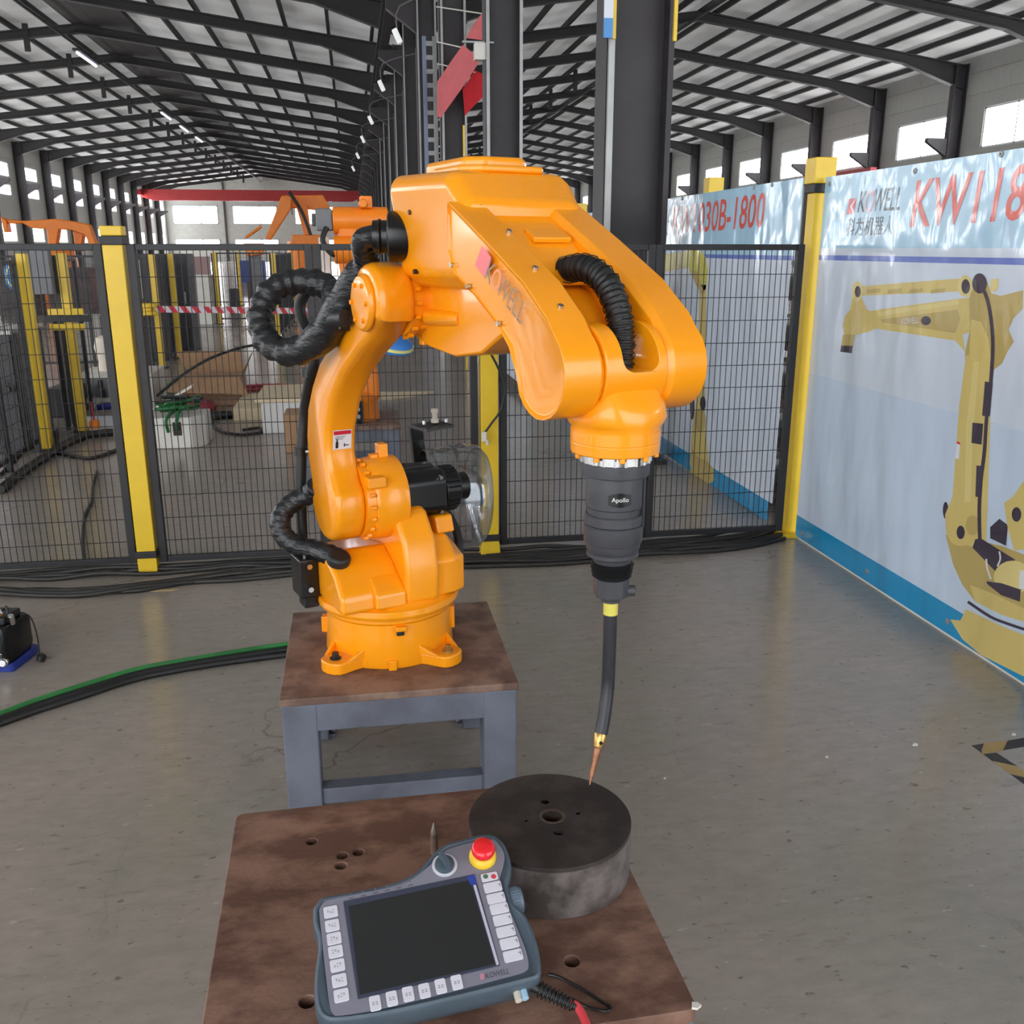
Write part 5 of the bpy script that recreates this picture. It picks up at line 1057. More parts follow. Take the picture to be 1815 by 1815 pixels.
# maker's name on the panel
c = pl(1345, 1200); M = axes((c.x, c.y, .5541 - TZ), X_, Y_)
bm = bm_new(); bm.faces.new([bm.verts.new(M @ Vector(p)) for p in ((0, 0, 0), (.006, 0, 0), (.0075, .009, 0), (.0015, .009, 0))]); obj('logo_square', bm, mat('faded_pink_print', srgb(190, 130, 146), .5), panel)
c = pl(1390, 1190); text_fit('logo_letters', 'KOWELL', mat('dark_print', srgb(62, 60, 70), .5), panel, axes((c.x, c.y, .5541 - TZ), X_, Y_), .036, .0082, .1)
# mode switch and emergency stop
c = pl(1072, 322); bm = bm_new(); lathe(bm, (c.x, c.y, .5537 - TZ), (0, 0, 1), [(0, .0205), (.002, .0205), (.0025, .0165), (.0015, .016)], 36); dial = obj('mode_dial', bm, mat('dial_white', srgb(204, 204, 212), .4), pend)
bm = bm_new(); lathe(bm, (c.x, c.y, .5552 - TZ), (0, 0, 1), [(0, .0158), (.006, .0152), (.0065, .014)], 36); obj('dial_disc', bm, blueg, dial)
bm = bm_new(); M = axes((c.x, c.y, .5552 - TZ), X_ * .35 - Y_, X_ + Y_ * .35); loft(bm, [[M @ Vector((x, y, z)) for x, y in rrect(-.0165 * s, -.0042, .0165 * s, .0042, .0038, 3)] for z, s in ((.005, 1), (.020, .92))]); obj('dial_grip', bm, blueg, dial, bevel=.001)
c = pl(1362, 262); bm = bm_new(); lathe(bm, (c.x, c.y, .5537 - TZ), (0, 0, 1), [(0, .0225), (.006, .0225), (.010, .0205), (.013, .016)], 40); es = obj('stop_base', bm, mat('stop_yellow', srgb(240, 196, 48), .4), pend, bevel=.0008)
bm = bm_new(); lathe(bm, (c.x, c.y, .5667 - TZ), (0, 0, 1), [(0, .0125), (.004, .0125), (.006, .0185), (.012, .0195), (.017, .0182), (.0205, .013), (.0215, .005), (.0216, .001)], 40); obj('stop_button', bm, mat('stop_red', srgb(232, 30, 40), .28, coat=.3), es, sharp=60)
# hand wheel peeping out at the right, side sockets
c = pl(1640, 520); bm = bm_new(); ax_ = X_
prof = [(0, .016), (.002, .020)]
lathe(bm, Vector((c.x, c.y, .528 - TZ)) - X_ * .016, X_, [(0, .0195), (.004, .021), (.018, .021), (.022, .0195)], 40); wh = obj('hand_wheel', bm, mat('wheel_blue_grey', srgb(96, 112, 128), .45), pend)
for k in range(28):
    a = 2 * math.pi * k / 28; q = Vector((c.x, c.y, .528 - TZ)) - X_ * .013 + Y_ * (.021 * math.cos(a)) + Vector((0, 0, .021 * math.sin(a))); bm = bm_new(); rod(bm, q, q + X_ * .014, .0011, seg=5); obj('wheel_rib', bm, wh.data.materials[0], wh)
for (x, y, m) in ((1640, 1262, mat('cap_ivory', srgb(206, 200, 186), .4)), (1690, 1245, mat('cap_pale_blue', srgb(160, 196, 220), .4))):
    c = pl(x, y); q = Vector((c.x, c.y, .530 - TZ)) - Y_ * .002; bm = bm_new(); rod(bm, q + Y_ * .012, q - Y_ * .006, .0055, seg=14); obj('side_socket', bm, m, pend, bevel=.001)
# strain relief and red lead
a = pl(1800, 1190); a = Vector((a.x, a.y, .526 - TZ)); WI = pend.matrix_world.inverted(); e1 = WI @ at_z(1016, 1782, .515); e2 = WI @ at_z(1042, 1822, .5075); e3 = WI @ at_z(1062, 1880, .507)
d = (e1 - a).normalized(); bm = bm_new(); tube(bm, [a - d * .01, a + d * .02, e1 + d * .005], lambda t_, i: .0088 - .0030 * t_, 14, 5); sr = obj('strain_relief', bm, rubber, pend)
n = 9
for k in range(n):
    q = a + (e1 - a) * ((k + .6) / n); bm = bm_new(); lathe(bm, q, d, [(-.0018, .0095 - .0022 * k / n), (-.0009, .0122 - .0032 * k / n), (.0009, .0122 - .0032 * k / n), (.0018, .0095 - .0022 * k / n)], 14); obj('relief_ring', bm, rubber, sr)
bm = bm_new(); tube(bm, [e1 - d * .006, e1 + d * .008, e2, e3, WI @ at_z(1070, 1960, .507)], .0066, 12, 5); obj('red_lead', bm, mat('red_cable', srgb(216, 66, 74), .45), pend)
TZ = TZ0
# wire clip loop lying on the table
cl = [at_z(u, v, .5035) for u, v in ((972, 1727), (992, 1732), (1030, 1752), (1068, 1776), (1082, 1784), (1078, 1791), (1060, 1790), (1035, 1782), (1014, 1770))]
fcable('wire_clip', cl, .0023, black_gl, 'bent black wire clip loop on the table beside the pendant cable', None, 'clip')

# ================================================================== FLOOR TAPE at the right
tb = mat('tape_black', srgb(58, 52, 54), .6, var=.15); ty = mat('tape_yellow', srgb(178, 148, 92), .6, var=.15)
Zt = lambda L: [(1155 + x / 2.75, 1180 + y / 2.75) for x, y in L]
t0 = at_z(1770, 1340, 0); t = thing('floor_tape', 'worn black and yellow hazard tape corner stuck on the floor at the right', 'tape', t0)
for pts, m in (([(1560, 390), (1620, 380), (1605, 415), (1615, 430)], tb), ([(1620, 378), (1735, 367), (1712, 412), (1610, 432)], ty), ([(1735, 367), (1815, 352), (1900, 340), (1900, 380), (1815, 395), (1712, 412)], tb), ([(1618, 432), (1680, 425), (1785, 492), (1660, 465)], tb), ([(1665, 465), (1785, 492), (1830, 530), (1815, 545), (1750, 530)], ty), ([(1750, 530), (1815, 545), (1900, 610), (1860, 610)], tb)):
    bm = bm_new(); ps = [at_z(u, v, 0) - t0 for u, v in Zt(pts)]; loft(bm, [[(p.x, p.y, z) for p in ps] for z in (0.0004, .0012)]); obj('stripe', bm, m, t, smooth=False)
for (u, v, r_) in ((1621, 1320, .012), (1796, 1302, .009), (1178, 1380, .004), (1465, 1342, .006)):
    p = at_z(u, v, 0); bm = bm_new(); prism(bm, [(-r_, -r_ * .5), (r_ * .6, -r_ * .7), (r_, .2 * r_), (.1 * r_, r_ * .6)], 0, .003, 'z'); o = obj('paper_fleck', bm, white_p, smooth=False); o.location = p; tag(o, 'tiny white fleck of paper on the concrete floor', 'scrap', 'paper flecks on the floor')

# ================================================================== BLACK DEVICE at the left edge
p = at_z(10, 1185, 0)
t = thing('feeder_unit', 'black boxy unit with bright fittings and a blue base at the left edge', 'machine', (p.x - .02, p.y + .02, 0), R(-12))
bm = bm_new(); prism(bm, rrect(-.26, -.05, .075, .15, .02, 3), 0, .035, 'z'); obj('base', bm, mat('deep_blue', srgb(36, 56, 140), .4), t, bevel=.004)
bm = bm_new(); loft(bm, [[(x * s, y * s + .02, z) for x, y in rrect(-.27, -.09, .07, .12, .03, 3)] for z, s in ((.035, .92), (.06, 1), (.16, 1), (.185, .9))]); obj('body', bm, black_gl, t, bevel=.004)
bm = bm_new(); box(bm, (-.26, -.02, .185), (.05, .10, .215)); obj('lid', bm, black_pl, t, bevel=.006)
for (x, y, z, r_) in ((-.012, -.075, .075, .014), (.045, -.07, .085, .012), (-.015, -.075, .15, .013), (.052, -.06, .05, .018), (.03, -.075, .04, .012)):
    bm = bm_new(); lathe(bm, (x, y, z), (.15, -1, .1), [(0, r_), (.012, r_), (.014, r_ * .8), (.022, r_ * .75)], 16); obj('fitting', bm, chrome, t, bevel=.001)
bm = bm_new(); box(bm, (-.01, -.02, .2), (.028, .02, .236)); obj('relay', bm, mat('amber_relay', srgb(214, 158, 92), .4), t, bevel=.003)
bm = bm_new(); rod(bm, (.07, .0, .185), (.075, -.012, .225), .012, seg=10); obj('valve', bm, chrome, t, bevel=.002)
for k in range(4):
    bm = bm_new(); tube(bm, [(-.05 + .02 * k, .02, .215), (-.03 + .03 * k, -.01, .25 + .01 * (k % 2)), (.01 + .02 * k, -.02, .235)], .005, 8, 4); obj('lead', bm, rubber if k % 2 else chrome, t)
bm = bm_new(); tube(bm, [(.07, .05, .2), (.10, .07, .19), (.125, .06, .12), (.13, .05, .03)], .003, 6, 5); lead = obj('cap_cord', bm, rubber, t); bm = bm_new(); lathe(bm, (.13, .05, .006), (.3, .2, 1), [(0, .016), (.02, .018), (.028, .012)], 14); obj('dust_cap', bm, rubber, lead)
# ================================================================== BEHIND THE FENCE
def span(u0, u1, vb, vt):
    y = at_z((u0 + u1) / 2, vb, 0).y; return at_y(u0, vb, y).x, at_y(u1, vb, y).x, y, at_y((u0 + u1) / 2, vt, y).z
def far_post(x, y, label, h=1.56, w=.075):
    t = thing('cell_post', label, 'post', (x, y, 0), group='yellow posts of the robot cells behind')
    bm = bm_new(); box(bm, (-w / 2, -w / 2, .01), (w / 2, w / 2, h)); obj('shaft', bm, yellow, t, bevel=.004)
    bm = bm_new(); box(bm, (-w / 2 - .03, -w / 2 - .005, .03), (-w / 2, w / 2 + .005, h - .02)); obj('frame_edge', bm, blackp, t, smooth=False)
    bm = bm_new(); box(bm, (-.08, -.08, 0), (.08, .08, .012)); obj('foot', bm, blackp, t, smooth=False)
    return t
far_post(-2.545, 8.12, 'nearest yellow cell post, behind the fence at the far left')
t2 = far_post(-2.47, 8.9, 'yellow cell post with the black and yellow cross bracket')
for z, m in ((.98, blackp), (1.04, yellow), (.91, yellow)):
    bm = bm_new(); box(bm, (-.20 if m == blackp else -.15, -.07, z), (.20 if m == blackp else .14, -.04, z + .055)); obj('cross_bracket', bm, m, t2, bevel=.004)
bm = bm_new(); box(bm, (-.21, -.16, 1.22), (-.06, -.05, 1.60)); obj('control_box', bm, greybox, t2, bevel=.005); bm = bm_new(); box(bm, (-.235, -.165, 1.2), (-.21, -.10, 1.58)); obj('box_edge', bm, black_gl, t2, smooth=False)
FP = [((258, 655), 'yellow cell post just right of the left fence post, holding the tape end'), ((288, 652), 'yellow cell post in front of the first dark cabinet'), ((319, 634), 'yellow cell post in front of the second dark cabinet'), ((390, 574), 'yellow cell post in the aisle beside the white machine'), ((428, 541), 'thin far yellow post beside the dark chair'), ((494, 604), 'yellow cell post seen through the sleeve loop'), ((523, 571), 'yellow cell post just right of the sleeve loop post')]
FPs = []
for (u, v), lb in FP:
    p = at_z(u, v, 0); FPs.append(p); far_post(p.x, p.y, lb, 1.52)
def far_fence(a, b, label, n=None):
    a = Vector((a[0], a[1], 0)); b = Vector((b[0], b[1], 0)); L = (b - a).length; t = thing('cell_fence', label, 'fence', (a + b) / 2, math.atan2(b.y - a.y, b.x - a.x), group='wire fences of the robot cells behind')
    for z in (.08, 1.48):
        bm = bm_new(); box(bm, (-L / 2, -.015, z), (L / 2, .015, z + .03)); obj('rail', bm, blackp, t, smooth=False)
    k = int(L / .9) + 1
    for i in range(k + 1):
        x = -L / 2 + L * i / k; bm = bm_new(); box(bm, (x - .018, -.018, 0), (x + .018, .018, 1.5)); obj('upright', bm, blackp, t, smooth=False)
    bm = bm_new(); n = int(L / .05)
    for i in range(n): x = -L / 2 + L * (i + .5) / n; box(bm, (x - .002, -.002, .1), (x + .002, .002, 1.48))
    for i in range(11): z = .2 + i * .12; box(bm, (-L / 2, .002, z - .002), (L / 2, .006, z + .002))
    tag(obj('wire_mesh', bm, blackp, t, smooth=False), kind='stuff')
far_fence((-2.56, 6.6), (-2.58, 8.0), 'black wire fence running back from the left edge of the near fence')
far_fence((-2.62, 9.02), (-2.63, 9.85), 'black wire fence behind the bracketed yellow post')
far_fence((-2.85, 13.7), (-5.6, 13.7), 'black wire fence in front of the brown parts at the left')
far_fence((-1.35, 17.6), (-1.32, 21.8), 'black wire fence between the two posts seen around the sleeve loop')
far_fence((-2.9, 21.9), (-1.5, 21.9), 'far black wire fence crossing behind the striped tape')

# striped barrier tape
a = at_y(276, 548, 13.3); b = at_y(600, 552, 14.6); t = thing('barrier_tape', 'red and white striped barrier tape stretched behind the fence', 'tape', a)
d = b - a; L = d.length; bm = bm_new(); h = .085; box(bm, (0, -.002, -h / 2), (L, .002, h / 2)); M = axes((0, 0, 0), d, (0, 0, 1)); MM = M @ Matrix.Rotation(math.pi / 2, 4, 'X')
bm.transform(MM); obj('band', bm, mat('tape_white', srgb(232, 228, 232), .4), t, smooth=False); n = 17
for k in range(n):
    x = L * k / n; w_ = L / n * .5; bm = bm_new(); loft(bm, [[(x + s_, yy, z) for s_, z in ((0, -h / 2), (w_, -h / 2), (w_ + .06, h / 2), (.06, h / 2))] for yy in (-.004, .004)]); bm.transform(MM); obj('red_stripe', bm, mat('tape_red', srgb(226, 60, 80), .4), t, smooth=False)
p = at_y(262, 548, 13.2); t = thing('tape_reel', 'yellow reel holder for the striped barrier tape', 'reel', p)
bm = bm_new(); lathe(bm, (0, 0, -.09), (0, 0, 1), [(0, .06), (.02, .12), (.06, .12), (.075, .06), (.105, .06), (.12, .12), (.16, .12), (.18, .06)], 20); obj('reel', bm, yellow, t)
bm = bm_new(); rod(bm, (0, 0, -1.25), (0, 0, .12), .02, seg=10); obj('stand', bm, blackp, t)

def cab(name, label, cat, u0, u1, vb, vt, dep, m, doors=0, dm=None, group=None, z0=0):
    x0, x1, y, h = span(u0, u1, vb, vt); t = thing(name, label, cat, ((x0 + x1) / 2, y + dep / 2, 0), group=group); w = (x1 - x0) / 2
    bm = bm_new(); box(bm, (-w, -dep / 2, .0), (w, dep / 2, h)); obj('body', bm, m, t, bevel=.012)
    for k in range(doors):
        ww = 2 * w / doors; bm = bm_new(); box(bm, (-w + k * ww + .02, -dep / 2 - .018, .06), (-w + (k + 1) * ww - .02, -dep / 2, h - .04)); dr = obj('door', bm, dm or m, t, bevel=.006); bm = bm_new(); box(bm, (-w + (k + 1) * ww - .07, -dep / 2 - .04, h * .5), (-w + (k + 1) * ww - .05, -dep / 2 - .018, h * .62)); obj('handle', bm, galv, dr, bevel=.003)
    return t, w, h, dep
tc_, wc_, hc_, dc_ = cab('control_cabinet', 'dark grey control cabinet with a pale document, left of the pair', 'cabinet', 246, 293, 641, 450, .6, darkbox, 1)
bm = bm_new(); box(bm, (-wc_ - .02, -dc_ / 2 - .05, hc_ - .62), (-wc_ + .16, -dc_ / 2 - .018, hc_ - .08)); obj('document_pouch', bm, white_p, tc_, bevel=.004)
cab('control_cabinet', 'dark grey control cabinet, right of the pair behind the yellow posts', 'cabinet', 301, 345, 624, 450, .7, mat('black_cabinet', srgb(58, 58, 64), .5, var=.15, vscale=4), 2)
# dark machine at the far left, white strips and top
x0, x1, y, h = span(-92, 42, 806, 588)
t = thing('dark_machine', 'dark grey machine with white vertical strips at the far left edge', 'machine', ((x0 + x1) / 2, y + .45, 0)); w = (x1 - x0) / 2
bm = bm_new(); box(bm, (-w, -.4, .0), (w, .4, h - .03)); obj('body', bm, darkbox, t, bevel=.01)
bm = bm_new(); box(bm, (-w - .02, -.42, h - .03), (w + .02, .42, h)); obj('top', bm, white_p, t, bevel=.006)
for xx in (w - .34, w - .22): 
    bm = bm_new(); box(bm, (xx - .045, -.42, .1), (xx + .045, -.4, h - .14)); obj('white_strip', bm, mat('strip_pale', srgb(206, 208, 222), .5), t, bevel=.004)
bm = bm_new(); lathe(bm, (w - .06, -.405, .52), (0, -1, 0), [(0, .05), (.02, .05), (.02, .03), (.05, .03)], 16); obj('port', bm, steel_dark, t)
# blue round signs
def round_sign(px, y, r_, label, tilt=0):
    p = at_y(*px, y); t = thing('round_sign', label, 'sign', p); M = Matrix.Rotation(R(tilt), 4, 'Y')
    bm = bm_new(); lathe(bm, (0, .012, 0), (0, -1, 0), [(0, r_), (.02, r_), (.022, r_ * .97)], 40); bm.transform(M); obj('disc', bm, blue_p, t)
    bm = bm_new(); lathe(bm, (0, -.0105, 0), (0, -1, 0), [(0, r_ * .86), (.002, r_ * .86), (.002, r_ * .78), (0, r_ * .78), (0, r_ * .86)], 40, False); bm.transform(M); obj('ring', bm, mat('sign_cream', srgb(236, 226, 140), .5), t)
    bm = bm_new(); box(bm, (-.02, .012, -p.z), (.02, .05, .05)); obj('stake', bm, blackp, t, smooth=False); return t
t = round_sign((38, 490), 9.3, .15, 'pale blue round sign with a yellow emblem behind the far left post')
bm = bm_new(); prism(bm, [(-.05, -.05), (.0, .07), (.05, -.05), (.02, -.02), (-.02, -.02)], -.014, -.012, 'y'); obj('emblem', bm, yellow, t, smooth=False)
# blue round cap with a cream rim beneath the elbow
p = at_y(694, 612, 4.70); t = thing('blue_disc', 'tilted blue disc with a cream rim hooked on the fence under the elbow', 'disc', p)
M = Matrix.Rotation(R(12), 4, 'Y') @ Matrix.Rotation(R(14), 4, 'X')
bm = bm_new(); lathe(bm, (0, 0, -.02), (0, 0, 1), [(0, .085), (.008, .105), (.02, .108)], 36); bm.transform(M); obj('underside', bm, blue_p, t)
bm = bm_new(); lathe(bm, (0, 0, 0), (0, 0, 1), [(0, .1085), (.014, .1085), (.014, .09), (0, .09)], 36); bm.transform(M); obj('rim', bm, mat('sign_cream', srgb(236, 226, 140), .5), t)
bm = bm_new(); lathe(bm, (0, 0, .014), (0, 0, 1), [(0, .104), (.012, .1), (.03, .06), (.034, .01)], 36); bm.transform(M); obj('dome', bm, blue_p, t, sharp=60)
bm = bm_new(); tube(bm, [M @ Vector((0, .03, .04)), Vector((.01, .05, .07)), Vector((.0, .09, .05))], .005, 6, 4); obj('hook', bm, blackp, t)

# white machine behind the left post with things on it
t, w, h, dp = cab('white_machine', 'white low machine cabinet behind the left yellow post', 'machine', 138, 276, 724, 663, .7, white_p)
bm = bm_new(); box(bm, (-w + .02, -dp / 2 - .012, .12), (-w + .32, -dp / 2, h - .04)); obj('grey_panel', bm, greybox, t, bevel=.004)
for (x, z) in ((-w + .25, .25), (-w + .55, .28), (-w + .28, .15)):
    bm = bm_new(); box(bm, (x - .02, -dp / 2 - .03, z - .03), (x + .02, -dp / 2 - .01, z + .05)); obj('socket', bm, steel_dark, t, bevel=.004)
px_, py_ = t.location.x, t.location.y
bm = bm_new(); lathe(bm, (0, 0, 0), (0, 0, 1), [(0, .10), (.10, .09), (.24, .12), (.34, .10), (.36, .05)], 20); o = obj('cream_roll', bm, mat('cream_film', srgb(232, 220, 204), .6), sharp=50); o.location = (px_ - w + .26, py_, h); tag(o, 'cream roll standing on the white machine', 'roll')
bm = bm_new(); box(bm, (-.12, -.1, 0), (.12, .1, .17)); o = obj('brown_carton', bm, card, bevel=.004); o.location = (px_ - w + .52, py_ - .08, h); tag(o, 'small brown carton on the white machine beside the cream roll', 'box')
t = thing('bench_tool', 'dark bench tool on the small carton behind the left post', 'tool', (px_ - w + .53, py_ - .08, h + .17))
bm = bm_new(); box(bm, (-.13, -.05, 0), (.1, .05, .05)); rod(bm, (-.03, 0, .05), (-.03, 0, .16), .05, seg=14); obj('body', bm, steel_dark, t, bevel=.006); bm = bm_new(); rod(bm, (.02, -.02, .05), (.02, -.02, .14), .012, seg=8); obj('lever', bm, chrome, t)
# small orange bottle with a red stick
p = at_z(170, 771, 0); t = thing('orange_bottle', 'small bottle with an orange cap and red nozzle on the floor', 'bottle', p)
bm = bm_new(); lathe(bm, (0, 0, 0), (0, 0, 1), [(0, .05), (.06, .05), (.065, .042)], 16); obj('base', bm, mat('amber_clear', srgb(206, 186, 164), .4), t); bm = bm_new(); lathe(bm, (0, 0, .065), (0, 0, 1), [(0, .046), (.06, .046), (.07, .03)], 16); obj('cap', bm, orange_d, t); bm = bm_new(); rod(bm, (0, 0, .13), (-.01, 0, .30), .008, seg=8); obj('nozzle', bm, red_p, t)
p = at_z(190, 762, 0); bm = bm_new(); prism(bm, rrect(-.35, -.18, .3, .35, .02, 2), 0, .03, 'z'); o = obj('white_foam_sheet', bm, mat('foam_white', srgb(214, 214, 220), .7, var=.05)); o.location = (p.x, p.y + .25, 0); tag(o, 'white foam sheet on the floor behind the orange bottle', 'sheet')
p = at_z(195, 728, .03); bm = bm_new(); tube(bm, [(-.12, 0, .035), (0, -.03, .05), (.12, .02, .04), (.16, .08, .035), (.05, .1, .035), (-.1, .07, .035)], .03, 8, 4); o = obj('blue_rag', bm, mat('navy_cloth', srgb(40, 44, 124), .8)); o.location = (p.x, p.y, 0.03); tag(o, 'dark blue rag bundle on the white foam sheet', 'rag')
# open white carton with green cables
x0, x1, y, h = span(262, 342, 797, 741); t = thing('white_carton', 'white box on the floor with a heap of green cables on top', 'box', ((x0 + x1) / 2, y + .22, 0)); w = (x1 - x0) / 2
bm = bm_new(); prism(bm, [(-w, -.22), (w, -.22), (w + .10, -.08), (w + .10, .22), (-w, .22)], 0, h, 'z'); obj('body', bm, white_p, t, bevel=.006)
bm = bm_new(); box(bm, (w - .14, -.232, h * .45), (w - .075, -.218, h * .86)); obj('cut_out', bm, mat('dark_cutout', srgb(62, 46, 46), .7), t, smooth=False)
bm = bm_new(); loft(bm, [[(x, yy, z) for x, z in ((-w, h + .01), (w * .9, h + .20), (w * .9, h + .22), (-w, h + .03))] for yy in (.1, .22)]); obj('flap', bm, white_p, t, smooth=False)
tx, ty_ = t.location.x, t.location.y
random.seed(11)
for k in range(8):
    pts = [(random.uniform(-.16, .18), random.uniform(-.16, .1), h + .03 + .015 * k % .09 + .01 * i) for i in range(5)]; pts = [(a_ + .05, b_, min(c_, h + .16)) for a_, b_, c_ in pts]
    if k == 0: pts += [(.0, -.235, h + .0), (.0, -.24, h - .12)]
    if k == 1: pts += [(.08, -.235, h + .0), (.07, -.24, h - .10)]
    bm = bm_new(); tube(bm, pts, .013, 7, 5); o = obj('green_cable', bm, mat('cable_green', srgb(28, 112, 52), .45, var=.3, vscale=10) if k != 5 else rubber); o.location = (tx, ty_, .006); tag(o, 'green cable in the tangled heap on the white box' if k != 5 else 'black cable in the green heap on the white box', 'cable', 'green cables on the white box')
# cardboard boxes
t, w, h, dp = cab('cardboard_box', 'wide open cardboard box with flaps behind the green cables', 'box', 322, 428, 720, 672, .6, card)
for (pts) in ([(-w, -.3, h), (w, -.3, h), (w + .1, -.52, h - .14), (-w - .1, -.5, h - .10)], [(-w, .3, h), (w, .3, h), (w - .05, .45, h + .2), (-w - .15, .5, h + .2)], [(w, -.3, h), (w, .3, h), (w + .1, .3, h + .22), (w + .1, -.25, h + .18)]):
    bm = bm_new(); loft(bm, [pts, [(x, y_, z + .012) for x, y_, z in pts]]); obj('flap', bm, card, t, smooth=False)
bx, by = t.location.x, t.location.y
fcable('box_cable', [(bx - .5, by - .5, .15), (bx - .25, by - .33, h + .06), (bx + .05, by - .2, h + .22), (bx + .4, by + .1, h + .3), (bx + .9, by + .3, .6)], .015, rubber, 'thick black cable over the open cardboard box', None)
bm = bm_new(); prism(bm, [(-.5, -.3), (.5, -.35), (.55, .3), (-.45, .35)], 0, .05, 'z'); o = obj('green_offcut', bm, mat('green_cloth', srgb(104, 140, 92), .8, var=.3, vscale=9)); o.location = (bx - .5, by + 1.0, 0); tag(o, 'green folded sheet lying behind the open cardboard box', 'sheet')
# plywood sheets, white crate, small carton, cable coils
p = at_z(445, 737, 0); bm = bm_new(); prism(bm, rrect(-.34, -.08, .45, .9, .01, 2), 0, .12, 'z'); o = obj('plywood_stack', bm, cream, bevel=.005); o.location = (p.x + .2, p.y - .2, 0); tag(o, 'stack of cream plywood sheets on the floor left of the white crate', 'plywood')
t, w, h, dp = cab('white_crate', 'white crate on the floor behind the robot arm', 'crate', 466, 560, 768, 712, .6, mat('crate_white', srgb(216, 214, 212), .6)); bm = bm_new(); box(bm, (-w - .05, -dp / 2 - .02, h), (w + .25, dp / 2 + .3, h + .03)); obj('cover_board', bm, cream, t, bevel=.004)
cab('small_carton', 'small cardboard carton standing just left of the robot arm', 'box', 506, 560, 803, 735, .35, card)
def coil(name, c, r_, n, m, label, wob=.25, tr_=.012):
    pts = []
    for i in range(n * 10):
        a = 2 * math.pi * i / 10; q = r_ * (1 + wob * math.sin(i * 1.3) * .5 + .1 * math.sin(i * .37)); pts.append((q * math.cos(a), q * .6 * math.sin(a), tr_ + .006 * (i // 10)))
    bm = bm_new(); tube(bm, pts, tr_, 7, 3); o = obj(name, bm, m); o.location = c; return tag(o, label, 'cable')
coil('cable_coil', at_z(388, 741, 0), .14, 5, rubber, 'black cable coil on the floor before the plywood', .4, .018)
fcable('loose_cable', [at_z(u, v, .012) for u, v in ((375, 735), (378, 752), (395, 765), (430, 770), (465, 765), (460, 758), (430, 762))], .012, cable_m, 'thin dark cable trailing from the black coil', None)
coil('red_cable_coil', at_z(455, 690, 0), .3, 3, mat('red_lead', srgb(166, 52, 62), .5), 'red cable coil on the floor behind the cardboard box', .5, .014)
p = at_z(372, 714, 0); bm = bm_new(); lathe(bm, (0, 0, 0), (0, 0, 1), [(0, .13), (.05, .15), (.10, .12), (.13, .05)], 16); o = obj('red_bag', bm, mat('dark_red_plastic', srgb(150, 40, 56), .45, var=.2, vscale=12), sharp=60); o.location = (p.x, p.y - .55, 0); tag(o, 'crumpled dark red bag beside the open cardboard box', 'bag')
for k, (pts, r_, lb) in enumerate((([(0, 868), (40, 836), (85, 806), (110, 790), (150, 772), (200, 766)], .032, 'thick black cable bundle on the floor at the far left'), ([(85, 800), (130, 808), (160, 812), (200, 800), (225, 786)], .014, 'thin dark cable between the thick bundle and the left fence post'), ([(100, 760), (98, 790), (88, 806)], .02, 'black cable standing at the nearest cell post'), ([(172, 835), (165, 860), (162, 890), (150, 915), (146, 960), (150, 1005)], .010, 'wavy dark cable on the floor seen through the left fence panel'), ([(0, 842), (40, 800), (60, 790)], .012, 'thin cable beside the thick bundle at the far left'))):
    fcable('floor_lead', [at_z(u, v, r_) for u, v in pts], r_, cable_m, lb, None)
# ---- second robot on its own pedestal, right behind the first
t = thing('second_pedestal', 'grey pedestal of the second robot behind the wire fence', 'pedestal', (-.05, 6.62, 0))
bm = bm_new(); box(bm, (-.33, -.33, .42), (.33, .33, .45)); obj('top_plate', bm, rust2, t, bevel=.004)
for sx in (-1, 1):
    for sy in (-1, 1): bm = bm_new(); box(bm, (sx * .27 - .05, sy * .27 - .05, 0), (sx * .27 + .05, sy * .27 + .05, .42)); obj('leg', bm, greypaint, t, bevel=.005)
for sy in (-1, 1):
    bm = bm_new(); box(bm, (-.22, sy * .28 - .02, .34), (.22, sy * .28 + .02, .42)); obj('apron', bm, greypaint, t, smooth=False); bm = bm_new(); box(bm, (-.22, sy * .28 - .02, .1), (.22, sy * .28 + .02, .15)); obj('stretcher', bm, greypaint, t, smooth=False)
r2 = thing('second_robot', 'orange robot partly hidden right behind the large one, with a grey motor', 'robot', (-.05, 6.62, .45))
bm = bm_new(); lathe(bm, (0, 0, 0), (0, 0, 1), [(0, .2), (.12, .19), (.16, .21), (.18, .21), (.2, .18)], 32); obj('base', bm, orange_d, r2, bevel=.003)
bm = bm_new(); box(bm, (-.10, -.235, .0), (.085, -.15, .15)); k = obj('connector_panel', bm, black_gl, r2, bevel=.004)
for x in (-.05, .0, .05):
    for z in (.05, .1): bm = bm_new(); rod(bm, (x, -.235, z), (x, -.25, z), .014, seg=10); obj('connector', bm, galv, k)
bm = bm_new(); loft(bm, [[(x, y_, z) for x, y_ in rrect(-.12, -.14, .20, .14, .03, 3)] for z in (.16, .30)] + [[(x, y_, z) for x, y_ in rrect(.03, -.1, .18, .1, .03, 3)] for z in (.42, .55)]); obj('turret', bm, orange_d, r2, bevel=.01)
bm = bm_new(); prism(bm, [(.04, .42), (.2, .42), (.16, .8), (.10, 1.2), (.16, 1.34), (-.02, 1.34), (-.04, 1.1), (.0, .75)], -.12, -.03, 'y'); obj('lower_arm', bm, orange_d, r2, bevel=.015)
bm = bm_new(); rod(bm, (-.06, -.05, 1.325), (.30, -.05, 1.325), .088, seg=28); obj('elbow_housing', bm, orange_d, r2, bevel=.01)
bm = bm_new(); box(bm, (-.17, -.12, 1.26), (-.06, .02, 1.40)); mo2 = obj('grey_motor', bm, greybox, r2, bevel=.012); bm = bm_new(); box(bm, (-.195, -.09, 1.29), (-.17, -.01, 1.37)); obj('encoder', bm, black_gl, mo2, bevel=.004)
